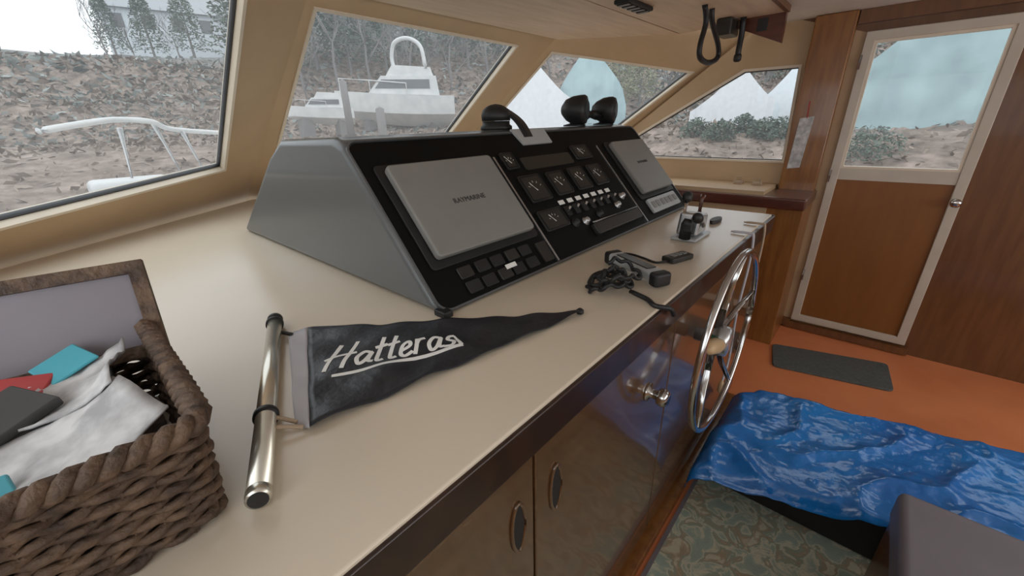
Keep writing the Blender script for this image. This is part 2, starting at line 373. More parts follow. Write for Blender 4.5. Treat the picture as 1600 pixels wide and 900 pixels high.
# ------------------------------------------------------------------ helm counter
YE = .299; XE = 2.05
bm = bmn()
prism(bm, [V(XP+.003, YE, -.03), V(XE, YE+.01, -.03), V(XE, 1.0, -.03), V(2.748, 1.0, -.03), V(2.748, 2.40, -.03), V(2.33, 2.95, -.03), V(.80, 2.95, -.03), V(XP+.003, P0.y-.02, -.03)], (0, 0, .03))
tag(obj('worktop', bm, M['counter'], bevel=.004), 'wide beige laminate helm worktop reaching forward to the windshield', 'worktop')
cab = thing('helm_cabinet', 'glossy varnished helm cabinet with dark top edge under the beige worktop', 'cabinet', (.9, .6, FL))
bm = bmn(); box(bm, (XP+.004, YE+.030, FL), (2.03, .98, -.032)); obj('carcass', bm, M['varnish'], cab)
bm = bmn(); box(bm, (XP+.004, YE-.003, -.076), (XE+.004, YE+.032, -.006)); box(bm, (XE+.001, YE, -.076), (XE+.018, 1.0, -.004)); obj('edge_band', bm, M['edge'], cab, bevel=.004)
def door_panel(x0, x1, z0, z1):
    bm = bmn(); box(bm, (x0+.003, YE+.016, z0), (x1-.003, YE+.0295, z1)); return obj('door', bm, M['varnish'], cab, bevel=.003)
doors = [door_panel(a, b, FL+.07, -.085) for a, b in ((-.16, .388), (.388, 1.0), (1.0, 1.5), (1.5, 2.03))]
bm = bmn(); box(bm, (XP+.004, YE-.012, FL+.0005), (2.03, YE+.030, FL+.035)); obj('plinth', bm, M['teak'], cab, bevel=.004)
for par, xx in ((doors[0], .342), (doors[1], .448)):
    bm = bmn(); c = V(xx, YE+.014, -.228)
    pts = [c+V(.016*math.cos(t), 0, .055*math.sin(t)) for t in [2*PI*k/28 for k in range(28)]]
    tube(bm, pts, .0035, closed=True, seg=8); h = obj('handle', bm, M['varnish'], par, smooth=True)
    h['label'] = 'oval recessed finger pull with dark inside'
    bm = bmn(); prism(bm, [c+V(.0145*math.cos(t), -.0005, .053*math.sin(t)) for t in [2*PI*k/28 for k in range(28)]], (0, .003, 0)); obj('recess', bm, M['dark'], par)
bm = bmn(); lathe(bm, (.855, YE+.016, -.25), (0, -1, 0), [(0, .024), (.005, .024), (.008, .012), (.028, .012), (.030, .021), (.045, .024), (.054, .016)]); h = obj('latch_knob', bm, M['chrome'], doors[1], smooth=True)

# ------------------------------------------------------------------ instrument console
CX0, CX1, YF, YT, ZT = .488, 2.02, .663, .989, .365
cons = thing('instrument_console', 'grey helm console with black sloping instrument face on the beige worktop', 'console', (1.25, 1.3, 0))
bm = bmn()
prof = [(YF, .001), (YT, ZT), (YT+.05, ZT+.016), (1.384, .375), (1.50, .325), (2.03, .001)]
prism(bm, [V(CX0, y, z) for y, z in prof], (CX1-CX0, 0, 0))
obj('housing', bm, M['gel'], cons, bevel=.022)
fv = V(0, YT-YF, ZT); FLn = fv.length; fv.normalize(); fn = V(0, -fv.z, fv.y)      # up the slope, outward
if fn.y > 0: fn = -fn
FO = V(CX0, YF, 0)
def F(u, v, h=0): return FO + V(u, 0, 0) + fv*v + fn*h
W_ = CX1-CX0
def rrect(u0, v0, u1, v1, r, k=6):
    out = []
    for cu, cv, a0 in ((u1-r, v1-r, 0), (u0+r, v1-r, 90), (u0+r, v0+r, 180), (u1-r, v0+r, 270)):
        for j in range(k+1):
            t = math.radians(a0+90*j/k); out.append((cu+r*math.cos(t), cv+r*math.sin(t)))
    return out
def fslab(u0, v0, u1, v1, h0, h1, r=.0, k=4):
    bm = bmn(); pts = rrect(u0, v0, u1, v1, r, k) if r else [(u0, v0), (u1, v0), (u1, v1), (u0, v1)]
    prism(bm, [F(u, v, h0) for u, v in pts], fn*(h1-h0)); return bm
bm = bmn(); ringframe(bm, [F(u, v, 0) for u, v in rrect(.002, .003, W_-.002, FLn+.005, .035)], fn, .005, .0, .008)
obj('rim', bm, M['rimd'], cons, smooth=False)
obj('face', fslab(.008, .008, W_-.008, FLn-.003, .0, .005, .03, 6), M['black'], cons)
def txt(s, u, v, size, h, m, parent, name='marking'):
    cu = bpy.data.curves.new(name, 'FONT'); cu.body = s; cu.size = size; cu.align_x = 'CENTER'; cu.align_y = 'CENTER'; cu.extrude = .0006
    t = bpy.data.objects.new(name, cu); COL.objects.link(t)
    dg = bpy.context.evaluated_depsgraph_get(); me = bpy.data.meshes.new_from_object(t.evaluated_get(dg))
    bpy.data.objects.remove(t); bm = bmn(); bm.from_mesh(me)
    mt = Matrix((V(1, 0, 0), fv, fn)).transposed().to_4x4(); mt.translation = F(u, v, h)
    bmesh.ops.transform(bm, matrix=mt, verts=bm.verts)
    return obj(name, bm, m, parent)
def display(u0, u1, big=True):
    obj('display_bezel', fslab(u0-.02, .105, u1+.02, .41, .005, .012, .012), M['blackm'], cons, bevel=.002)
    c = obj('sun_cover', fslab(u0, .125, u1, .394, .012, .034, .012), M['cover'], cons, bevel=.006)
    c['label'] = 'raised grey sun cover over a chart display'
    return c
c1 = display(.058, .418); txt('RAYMARINE', .245, .26, .021, .0347, M['ink'], c1, 'lettering')
c2 = display(1.165, 1.475); txt('RAYMARINE', 1.32, .27, .018, .0347, M['ink'], c2, 'lettering')
for u in (.458, 1.085):
    obj('panel_seam', fslab(u-.0035, .01, u+.0035, .40, .005, .009), M['silver'], cons)
# engine gauges
def gauge(u0, v0, u1, v1):
    g = obj('gauge', fslab(u0, v0, u1, v1, .005, .013, .008), M['gauge'], cons, bevel=.002)
    bm = bmn(); ringframe(bm, [F(u, v, .013) for u, v in rrect(u0+.004, v0+.004, u1-.004, v1-.004, .006)], fn, .003, 0, .003); obj('bezel', bm, M['blackm'], g)
    bm = bmn(); cu, cv = (u0+u1)/2, (v0+v1)/2
    for k in range(5):
        t = math.radians(30+k*30); r = min(u1-u0, v1-v0)*.36
        p = F(cu+r*math.cos(t), cv-.01+r*math.sin(t), .0131); q = F(cu+r*.8*math.cos(t), cv-.01+r*.8*math.sin(t), .0131)
        tube(bm, [p, q], .0012, seg=4)
    obj('scale_marks', bm, M['label'], g)
    bm = bmn(); tube(bm, [F(cu, cv-.012, .0142), F(cu-.018, cv+.016, .0142)], .0012, seg=4); obj('needle', bm, M['label'], g)
for a in ((.50, .212, .61, .314), (.645, .215, .74, .312), (.775, .217, .872, .315), (.905, .22, 1.0, .314), (.485, .105, .61, .18), (.885, .345, 1.0, .41), (.485, .345, .545, .41)):
    gauge(*a)
# upper blank plate between the gauges
obj('blank_plate', fslab(.57, .335, .86, .385, .005, .009, .01), M['gauge'], cons)
# toggle switch row with white markings
for k in range(7):
    u = .64+k*.052
    s = obj('toggle_switch', fslab(u-.014, .135, u+.014, .172, .005, .011, .004), M['blackm'], cons)
    bm = bmn(); tube(bm, [F(u, .152, .011), F(u, .160, .028)], [.004, .005], seg=8); obj('lever', bm, M['silver'], s, smooth=True)
    obj('marking', fslab(u-.015, .184, u+.016, .200, .005, .0062), M['label'], cons)
for u, v in ((.64, .105), (.70, .10), (.80, .108), (.95, .12), (1.02, .15)):
    bm = bmn(); lathe(bm, F(u, v, .005), fn, [(0, .016), (.004, .016), (.006, .011), (.016, .010), (.018, .006)]); obj('rotary_knob', bm, M['silver'] if u > .9 or u == .70 else M['blackm'], cons, smooth=True)
# rectangular radio bar low on the centre panel
rb = obj('stereo_bar', fslab(.71, .035, 1.05, .078, .005, .022, .006), M['gauge'], cons, bevel=.003)
bm = bmn(); tube(bm, [F(.72, .083, .018), F(1.06, .083, .018)], .004, seg=8); obj('chrome_strip', bm, M['silver'], cons, smooth=True)
# rocker switch blocks under the left chart display
for r_ in range(2):
    for k in range(5):
        u0 = .10+k*.057; v0 = .062-r_*.042
        s = obj('rocker_switch', fslab(u0, v0, u0+.045, v0+.032, .005, .013 if (k+r_) % 2 else .010, .004), M['gauge'] if (k+r_) % 3 == 0 else M['blackm'], cons, bevel=.002)
obj('badge', fslab(.245, .043, .285, .056, .0131, .0145), M['label'], cons)
obj('small_plate', fslab(.40, .02, .445, .085, .005, .010, .004), M['gauge'], cons)
# pale metal tray under the right display
tr_ = obj('keypad', fslab(1.17, .030, 1.46, .098, .005, .018, .008), M['rim'], cons, bevel=.003)
for k in range(6):
    obj('key', fslab(1.185+k*.045, .05, 1.215+k*.045, .08, .018, .021, .004), M['cover'], tr_)
# pale plate whose colour stands in for the lit part of the top rim
bm = bmn(); prism(bm, [F(.635, FLn-.055, .006), F(.80, FLn-.055, .006), F(.80, FLn+.012, .006), F(.615, FLn+.012, .006)], fn*.006); obj('lit_rim_plate', bm, M['rim'], cons)
# foot bracket under the near corner
bm = bmn(); box(bm, (CX0-.004, YF-.018, .0005), (CX0+.022, YF+.02, .016)); obj('corner_foot', bm, M['blackm'], cons, bevel=.003)

# compass under a black hood, and binoculars, on the console top
TOPZ = .381
cp = thing('compass', 'black domed compass under a hood on the middle of the console top', 'compass', (1.14, 1.08, TOPZ))
bm = bmn(); lathe(bm, (1.14, 1.09, TOPZ-.001), (0, 0, 1), [(0, .058), (.012, .058), (.018, .05), (.03, .05)]); obj('base', bm, M['blackm'], cp, smooth=True)
bm = bmn(); lathe(bm, (1.14, 1.09, TOPZ+.03), (0, 0, 1), [(0, .052), (.02, .053), (.035, .048), (.046, .036), (.053, .02), (.056, .002)]); obj('dome', bm, M['blackm'], cp, smooth=True)
bm = bmn()
pts = [V(1.17, 1.09, TOPZ+.07), V(1.18, 1.04, TOPZ+.04), V(1.175, 1.0, TOPZ+.012), V(1.17, .965, TOPZ-.03)]
L = [(p+V(-.022, 0, 0), p+V(.025, 0, 0)) for p in smoothline(pts, 4)]
vs = [(bm.verts.new(a), bm.verts.new(b), bm.verts.new(a+V(0, -.003, .004)), bm.verts.new(b+V(0, -.003, .004))) for a, b in L]
for p, q in zip(vs, vs[1:]):
    bm.faces.new((p[0], p[1], q[1], q[0])); bm.faces.new((p[2], q[2], q[3], p[3])); bm.faces.new((p[0], q[0], q[2], p[2])); bm.faces.new((p[1], p[3], q[3], q[1]))
obj('hood_flap', bm, M['flag'], cp, smooth=True)
for i, (px_, lb) in enumerate(((1.655, 'left of the two black covered instrument pods on the console top'), (1.915, 'right of the two black covered instrument pods on the console top'))):
    pd = thing('instrument_pod', lb, 'instrument', (px_, 1.09, TOPZ), 'covered pods on the console top'); sg = 1 if i == 0 else -1
    bm = bmn(); lathe(bm, (px_, 1.09, TOPZ), (0, 0, 1), [(0, .05), (.006, .05), (.012, .022), (.03, .02)]); obj('foot', bm, M['blackm'], pd, smooth=True)
    bm = bmn(); lathe(bm, V(px_, 1.03, TOPZ+.066), V(-.35, 1, .0), [(-.005, .040), (0, .055), (.01, .062), (.03, .060), (.06, .056), (.09, .042), (.11, .02), (.115, .002)], 28)
    for v in bm.verts: v.co += v.co.normalized()*0 + V(0, 0, .006*noise.noise(v.co*28))
    obj('housing', bm, M['blackm'], pd, smooth=True)
    bm = bmn(); lathe(bm, V(px_, 1.026, TOPZ+.066), V(-.35, 1, 0), [(-.004, .036), (.0, .038)]); obj('cover_face', bm, M['flag'], pd)
    bm = bmn(); tube(bm, [V(px_+sg*.05, 1.08, TOPZ+.05), V(px_+sg*.085, 1.085, TOPZ+.045), V(px_+sg*.115, 1.09, TOPZ+.05)], [.03, .022, .018], seg=12); obj('side_arm', bm, M['blackm'], pd, smooth=True)

# ------------------------------------------------------------------ pennant on its staff
def g(x, y, z=0): return on(x, y, 2, z)
PB, PT_ = g(410, 797), g(433, 512)
R0 = .0135
pole = thing('flagstaff', 'polished metal flagstaff lying on the beige worktop beside the black pennant', 'flagpole', (PB.x, PB.y, 0))
A = PB + V(0, 0, R0*1.25+.0005); B = PT_ + V(0, 0, R0*1.25+.0005); ax = (B-A)
bm = bmn(); L = ax.length; lathe(bm, A, ax, [(.002, R0*.72), (.0, R0), (L, R0), (L+.001, R0*.8)], 28); obj('tube', bm, M['steel'], pole, smooth=True)
bm = bmn(); lathe(bm, A-ax.normalized()*.001, ax, [(0, R0*.99), (.006, R0*1.04), (.012, R0*1.04), (.013, R0)], 28); obj('end_ring', bm, M['steel'], pole, smooth=True)
bm = bmn(); lathe(bm, A-ax.normalized()*.0022, ax, [(0, R0*.80), (.0012, R0*.80)]); obj('bore', bm, M['dark'], pole)
bm = bmn(); lathe(bm, B-ax.normalized()*.004, ax, [(0, R0*1.12), (.012, R0*1.12), (.02, R0*.8), (.024, R0*.3)], 24); obj('cap', bm, M['blackm'], pole, smooth=True)
mid = A + ax*((g(421, 668)-PB).length/(PT_-PB).length)
for nm, cc in (('clamp_ring', mid), ('top_clamp', A+ax*.955)):
    bm = bmn(); lathe(bm, cc, ax, [(0, R0*1.25), (.009, R0*1.25)], 24); obj(nm, bm, M['blackm'], pole, smooth=True)
penn = thing('pennant', 'black triangular pennant with white script lettering lying flat on the worktop', 'flag', (*g(600, 570).xy, 0))
HT, HB, TIP = g(482, 518), g(486, 674), g(906, 491)
SA, SB = g(452, 524), g(462, 668)
def hz(p):
    return .0072 + .0022*math.sin(p.x*55+p.y*20) + .0018*math.sin(p.y*70-p.x*23) + .002*noise.noise(Vector((p.x*22, p.y*22, 0))) + .0012
def sheet(name, A0, A1, B0, B1, m, par, nu, nv, th=.0012):
    bm = bmn(); G = []
    for i in range(nu+1):
        s = i/nu; row = []
        for j in range(nv+1):
            t = j/nv; p = A0.lerp(A1, s).lerp(B0.lerp(B1, s), t); edge = V(0, 0, 0)
            e = .003*math.sin(s*23)*(1 if t in (0, 1) else 0)*(1-s)
            p = V(p.x, p.y+e, 0); p.z = hz(p); row.append(bm.verts.new(p))
        G.append(row)
    for i in range(nu):
        for j in range(nv): bm.faces.new((G[i][j], G[i+1][j], G[i+1][j+1], G[i][j+1]))
    r = bmesh.ops.extrude_face_region(bm, geom=bm.faces[:])
    bmesh.ops.translate(bm, verts=[q for q in r['geom'] if isinstance(q, bmesh.types.BMVert)], vec=(0, 0, -th))
    return obj(name, bm, m, par, smooth=True)
T2 = TIP + (HB-HT).normalized()*.006
cloth = sheet('cloth', HT, TIP, HB, T2, M['flag'], penn, 60, 24)
sl = sheet('sleeve', SA, HT+(SA-HT)*.03, SB, HB+(SB-HB)*.03, M['sleeve'], penn, 6, 20, .004)
bm = bmn(); lathe(bm, V(TIP.x, TIP.y, 0), (0, 0, 1), [(0.001, .005), (.004, .0085), (.010, .0085), (.0135, .005)], 16); obj('tip_bead', bm, M['blackm'], penn, smooth=True)
for k, (a0, b0) in enumerate((((428, 528), (458, 528)), ((424, 664), (466, 666)), ((432, 682), (476, 674)))):
    p, q = g(*a0), g(*b0)
    bm = bmn(); tube(bm, smoothline([V(p.x, p.y, .016), p.lerp(q, .5)+V(0, 0, .013), V(q.x, q.y, .008)], 4), .0032 if k else .004, seg=8); obj('tie', bm, M['tie'] if k else M['blackm'], penn, smooth=True)
# script lettering
TO, TX, TU = g(506, 588), g(716, 545), g(527, 548)-g(510, 588)
ST = {'H': [[(.22, 1.05), (.12, .55), (.02, .0)], [(.72, 1.1), (.6, .5), (.52, -.02)], [(-.08, .40), (.3, .52), (.82, .56)]],
      'a': [[(.42, .46), (.2, .52), (.04, .28), (.12, .03), (.3, .12), (.44, .48), (.38, .12), (.54, .06)]],
      't': [[(.24, .95), (.14, .4), (.14, .05), (.32, .06)], [(.0, .62), (.38, .66)]],
      'e': [[(.04, .22), (.34, .34), (.28, .52), (.1, .42), (.06, .12), (.2, .0), (.44, .12)]],
      'r': [[(.10, .56), (.10, .3), (.06, .0)], [(.09, .3), (.18, .5), (.36, .54)]],
      's': [[(.36, .50), (.2, .5), (.14, .36), (.34, .2), (.28, .0), (.02, .04)]]}
ADV = {'H': .86, 'a': .52, 't': .40, 'e': .46, 'r': .46, 's': .46}
word = 'Hatteras'; tot = sum(ADV[c] for c in word)
def T(x, y):
    p = TO + (TX-TO)*(x/tot) + TU*y; p = V(p.x, p.y, 0); p.z = hz(p)+.0009; return p
def ribbon(bm, pts, w0, w1=None):
    pts = smoothline([V(a, b, 0) for a, b in pts], 6); n = len(pts); pr_ = None
    for i, p in enumerate(pts):
        dd = pts[min(i+1, n-1)]-pts[max(i-1, 0)]; P = T(p.x, p.y); D = T(p.x+dd.x*.1, p.y+dd.y*.1)-P; D.z = 0
        s = V(-D.y, D.x, 0).normalized()*(w0 if w1 is None else w0+(w1-w0)*i/(n-1))
        a_, b_ = P+s, P-s; a_.z = hz(a_)+.0010; b_.z = hz(b_)+.0010
        cur = [bm.verts.new(a_), bm.verts.new(b_)]
        if pr_: bm.faces.new((pr_[0], pr_[1], cur[1], cur[0]))
        pr_ = cur
bm = bmn(); x = 0
for ch in word:
    for st in ST[ch]: ribbon(bm, [(x+a, b) for a, b in st], .0039)
    x += ADV[ch]
ribbon(bm, [(.30, -.20), (1.2, -.22), (2.4, -.17), (tot+.16, -.10)], .0030, .0055)
ribbon(bm, [(tot-.1, .5), (tot+.02, .2), (tot+.12, -.08)], .0018, .004)
bmesh.ops.recalc_face_normals(bm, faces=bm.faces)
r = bmesh.ops.extrude_face_region(bm, geom=bm.faces[:]); bmesh.ops.translate(bm, verts=[q for q in r['geom'] if isinstance(q, bmesh.types.BMVert)], vec=(0, 0, -.0006))
obj('lettering', bm, M['label'], cloth)

# ------------------------------------------------------------------ wicker basket
BH = .145
c0 = on(320, 655, 2, BH); BX1, BY0 = c0.x-.004, c0.y+.004
BX0, BY1 = BX1-.30, BY0+.40
bk = thing('basket', 'brown woven wicker basket full of papers at the near end of the worktop', 'basket', ((BX0+BX1)/2, (BY0+BY1)/2, 0))
def bper(z, n=200, out=0):
    sh = (1-z/BH)*.022
    x0, x1, y0, y1 = BX0+sh*.6-out, BX1-sh*.4+out, BY0+sh*1.3-out, BY1-sh-.0+out
    P = []
    R_ = .022
    pts = rrect(x0, y0, x1, y1, R_, 5)
    # resample
    loop = [V(a, b, z) for a, b in pts]; Ls = [0]
    for i in range(len(loop)): Ls.append(Ls[-1]+(loop[(i+1) % len(loop)]-loop[i]).length)
    for k in range(n):
        s = Ls[-1]*k/n; i = max(j for j in range(len(loop)) if Ls[j] <= s+1e-12)
        P.append(loop[i].lerp(loop[(i+1) % len(loop)], (s-Ls[i])/max(1e-9, Ls[i+1]-Ls[i])))
    return P
cen = V((BX0+BX1)/2, (BY0+BY1)/2, 0)
bm = bmn(); NR = 15; NS = 60
for r_ in range(NR):
    z = .008+r_*(BH-.024)/(NR-1); P = bper(z, 256)
    Q = []
    for k, p in enumerate(P):
        dd = P[(k+1) % 256]-P[k-1]; nn = V(dd.y, -dd.x, 0).normalized()
        w = math.sin(2*PI*k/256*NS/2 + (PI if r_ % 2 else 0))
        Q.append(p + nn*(.0042*w) + V(0, 0, .0012*math.sin(k*.9+r_)))
    tube(bm, Q, [.0050+.0008*math.sin(k*.37+r_*2) for k in range(256)], seg=7, closed=True)
obj('weave', bm, M['wicker'], bk, smooth=True)
bm = bmn()
for k in range(NS//1):
    lo_, hi_ = bper(.003, NS)[k], bper(BH-.008, NS)[k]; tube(bm, [lo_, hi_], .004, seg=6)
obj('stakes', bm, M['wicker'], bk)['kind'] = 'stuff'
bm = bmn(); P = bper(BH, 260, .002)
for ph in (0, PI):
    Q = []
    for k, p in enumerate(P):
        dd = P[(k+1) % 260]-P[k-1]; nn = V(dd.y, -dd.x, 0).normalized(); t = 2*PI*k/260*44+ph
        Q.append(p+nn*.006*math.cos(t)+V(0, 0, .006*math.sin(t)-.004))
    tube(bm, Q, .0072, seg=7, closed=True)
obj('rim', bm, M['wicker'], bk, smooth=True)
bm = bmn(); prism(bm, [V(BX0+.03, BY0+.035, .004), V(BX1-.02, BY0+.035, .004), V(BX1-.02, BY1-.03, .004), V(BX0+.03, BY1-.03, .004)], (0, 0, .008)); obj('bottom', bm, M['wicker'], bk)
# contents
def slab(name, c, sx, sy, sz, rot, m, label, cat, grp=None, bevel=.003):
    bm = bmn(); mt = Matrix.Translation(Vector(c)) @ Matrix.Rotation(rot[2], 4, 'Z') @ Matrix.Rotation(rot[1], 4, 'Y') @ Matrix.Rotation(rot[0], 4, 'X')
    box(bm, (-sx/2, -sy/2, -sz/2), (sx/2, sy/2, sz/2), mt); return tag(obj(name, bm, m, bevel=bevel), label, cat, grp)
def leafy_sheet(name, c, sx, sy, rz, tilt, m, label, cat, curl=.02, sd=0):
    bm = bmn(); G = []; mt = Matrix.Translation(Vector(c)) @ Matrix.Rotation(rz, 4, 'Z') @ Matrix.Rotation(tilt, 4, 'Y')
    for i in range(13):
        row = []
        for j in range(13):
            u, v = (i/12-.5), (j/12-.5)
            row.append(bm.verts.new(mt @ V(u*sx, v*sy, curl*(u*u*2+.6*math.sin(v*7+sd)*u)+.004*noise.noise(Vector((u*6+sd, v*6, 0))))))
        G.append(row)
    for i in range(12):
        for j in range(12): bm.faces.new((G[i][j], G[i+1][j], G[i+1][j+1], G[i][j+1]))
    r = bmesh.ops.extrude_face_region(bm, geom=bm.faces[:]); bmesh.ops.translate(bm, verts=[q for q in r['geom'] if isinstance(q, bmesh.types.BMVert)], vec=(0, 0, -.003))
    return tag(obj(name, bm, m, smooth=True), label, cat)
bcx, bcy = (BX0+BX1)/2, (BY0+BY1)/2
slab('magazine', (bcx, bcy, .05), .20, .30, .075, (0, 0, 0), M['ink'], 'dark magazine stack lying flat at the bottom of the basket', 'magazine')
leafy_sheet('newspaper', (BX1-.10, BY0+.10, .118), .15, .13, .25, -.22, M['paper'], 'grey newspaper folded at the near right corner of the basket', 'newspaper', .03, 1)
leafy_sheet('envelope', (BX1-.075, BY0+.215, .128), .09, .12, -.2, -.35, M['paper'], 'pale envelope leaning on the right side inside the basket', 'envelope', .02, 3)
slab('card', (BX1-.17, BY0+.055, .118), .09, .055, .006, (.25, .1, .2), M['teal'], 'teal card poking up at the near end of the basket', 'card')
slab('brochure', (BX1-.15, BY0+.19, .125), .10, .07, .012, (.1, -.2, .5), M['ink'], 'black brochure lying among the papers in the basket', 'brochure')
slab('booklet', (BX1-.14, BY0+.26, .128), .08, .06, .010, (.1, .15, -.3), M['red'], 'small red booklet lying behind the black brochure in the basket', 'booklet')
slab('ticket', (BX1-.085, BY0+.285, .133), .05, .06, .004, (.1, -.3, .3), M['teal'], 'small teal ticket tucked at the far right of the basket', 'ticket')
# brown wooden frame standing in the far end of the basket
fr_ = thing('picture_frame', 'small brown frame with grey picture leaning in the far end of the basket', 'frame', (BX1-.075, BY0+.345, .08))
mt = Matrix.Translation(V(BX1-.075, BY0+.345, .165)) @ Matrix.Rotation(math.radians(-12), 4, 'Z') @ Matrix.Rotation(math.radians(-22), 4, 'X')
bm = bmn(); ringframe(bm, [V(-.10, 0, -.07), V(.10, 0, -.07), V(.10, 0, .07), V(-.10, 0, .07)], V(0, -1, 0), .018, -.006, .008); bmesh.ops.transform(bm, matrix=mt, verts=bm.verts); obj('moulding', bm, M['wicker'], fr_)
bm = bmn(); box(bm, (-.083, -.002, -.053), (.083, .004, .053), mt); obj('picture', bm, M['cush'], fr_)

# ------------------------------------------------------------------ things on the worktop
# handset with coiled cord
hs = thing('radio_handset', 'grey radio handset with black curly cord heaped on the worktop edge', 'microphone', (.90, .46, 0))
bm = bmn()
c = g(952, 442, .02); random.seed(3)
pts = []
for k in range(150):
    t = k/149; a = t*2*PI*3.2; rr = .044+.014*math.sin(t*9)
    ctr = V(c.x+.006*math.sin(t*7)+.02*t, c.y+.008*math.cos(t*5)-.015*t, .012+.040*t+.012*math.sin(a*2))
    q = ctr+V(rr*1.05*math.cos(a), rr*.85*math.sin(a), 0)
    b_ = a*9; pts.append(q+V(.0045*math.cos(b_)*math.cos(a), .0045*math.cos(b_)*math.sin(a), .0045*math.sin(b_)))
tube(bm, smoothline(pts, 2), .0052, seg=6); obj('coiled_cord', bm, M['blackm'], hs, smooth=True)
bm = bmn(); c = g(950, 442); pts = [c+V((.050+.010*math.sin(3*t))*math.cos(t), .045*math.sin(t), .009+.004*math.sin(2*t)) for t in [2*PI*k/40 for k in range(40)]]
tube(bm, pts, .0065, seg=8, closed=True); obj('cable_loop', bm, M['blackm'], hs, smooth=True)
pA, pB = g(960, 398, .03), g(1030, 430, .03)
bm = bmn(); dr_ = (pB-pA).normalized(); L = (pB-pA).length; sd_ = V(-dr_.y, dr_.x, 0)
mt = Matrix((dr_, sd_, V(0, 0, 1))).transposed().to_4x4(); mt.translation = pA + V(0, 0, -.005)
box(bm, (0, -.024, -.012), (L, .024, .014), mt); obj('body', bm, M['rim'], hs, bevel=.008)
for nm, t0, t1 in (('mouthpiece', -.018, .012), ('earpiece', L-.012, L+.02)):
    bm = bmn(); box(bm, (t0, -.026, -.022), (t1, .026, .016), mt); obj(nm, bm, M['blackm'], hs, bevel=.009)
bm = bmn(); box(bm, (.03, -.014, .014), (L-.03, .014, .017), mt); obj('grille', bm, M['gauge'], hs)
bm = bmn(); p = [g(985, 455, .01), g(1000, 462, .008), g(1012, 468, .006), g(1024, 478, .005), g(1029, 482, -.012), g(1031, 486, -.03)]
p[-2].y = YE-.012; p[-1].y = YE-.014; p[-2].z = -.005; p[-1].z = -.03
tube(bm, smoothline(p, 4), .006, seg=8); obj('cord_tail', bm, M['blackm'], hs, smooth=True)
# bundle of keys / small remote beyond it
rm = thing('remote_control', 'small dark remote with thin lead lying between handset and throttle', 'remote control', (*g(1058, 406).xy, 0))
pA = g(1045, 410); dr_ = (g(1075, 402)-pA).normalized(); sd_ = V(-dr_.y, dr_.x, 0); mt = Matrix((dr_, sd_, V(0, 0, 1))).transposed().to_4x4(); mt.translation = pA
bm = bmn(); box(bm, (-.01, -.022, .0005), (.085, .022, .018), mt); obj('body', bm, M['gauge'], rm, bevel=.005)
for k in range(3):
    bm = bmn(); box(bm, (.01+k*.022, -.008, .018), (.024+k*.022, .008, .021), mt); obj('button', bm, M['cover'], rm)
bm = bmn(); p = [g(1045, 408, .008), g(1025, 410, .004), g(1005, 403, .004), g(985, 397, .004), g(968, 396, .006)]; tube(bm, smoothline(p, 5), .0035, seg=6); obj('lead', bm, M['blackm'], rm, smooth=True)
# throttle control
tc_ = g(1078, 372)
th = thing('throttle_control', 'chrome twin-lever throttle with black knobs on the worktop before the wheel', 'throttle', (tc_.x, tc_.y, 0))
bm = bmn(); box(bm, (tc_.x-.06, tc_.y-.04, .0005), (tc_.x+.10, tc_.y+.05, .012)); obj('base_plate', bm, M['rim'], th, bevel=.006)
bm = bmn(); prism(bm, [V(tc_.x-.03, tc_.y-.03, .014), V(tc_.x+.07, tc_.y-.03, .014), V(tc_.x+.06, tc_.y-.035, .085), V(tc_.x-.02, tc_.y-.035, .095)], (0, .075, 0)); obj('housing', bm, M['silver'], th, bevel=.01)
for k, (dx, tx, tz) in enumerate(((-.03, -.10, .085), (.04, .07, .12))):
    b0 = V(tc_.x+dx*.4+.01, tc_.y-.04+k*.08, .05); b1 = V(tc_.x+dx+tx*.35, tc_.y-.04+k*.09, tz)
    bm = bmn(); tube(bm, [b0, b0.lerp(b1, .5)+V(0, 0, .01), b1], [.007, .006, .006], seg=10); lv = obj('lever', bm, M['chrome'], th, smooth=True)
    bm = bmn(); dd = (b1-b0); lathe(bm, b1-dd.normalized()*.005, dd, [(0, .009), (.008, .016), (.022, .018), (.034, .014), (.04, .004)], 18); obj('knob', bm, M['blackm'], lv, smooth=True)
bm = bmn(); q = V(tc_.x-.06, tc_.y+.0, .014); tube(bm, [q, q+V(-.006, -.004, .05), q+V(-.002, -.006, .068)], [.020, .019, .013], seg=12); obj('grip', bm, M['blackm'], th, smooth=True)
# pen-like lever standing behind, and little black fob
st = thing('shift_lever', 'dark slender lever standing upright on the far end of the worktop', 'lever', (*g(1092, 335).xy, 0))
q = g(1092, 337); bm = bmn(); lathe(bm, (q.x, q.y, 0.0005), (0, 0, 1), [(0, .022), (.006, .022), (.012, .010), (.02, .008)]); obj('boot', bm, M['blackm'], st, smooth=True)
bm = bmn(); tube(bm, [V(q.x, q.y, .015), V(q.x+.005, q.y, .07), V(q.x+.02, q.y, .085)], [.007, .008, .012], seg=10); obj('stem', bm, M['mahog'], st, smooth=True)
q = g(1118, 347); bm = bmn(); pts = [(q.x+.055*math.cos(t), q.y+.018*math.sin(t)) for t in [2*PI*k/20 for k in range(20)]]
prism(bm, [V(a, b, .001) for a, b in pts], (0, 0, .014)); tag(obj('key_fob', bm, M['blackm'], bevel=.004), 'small oval black fob lying right of the throttle', 'key fob')

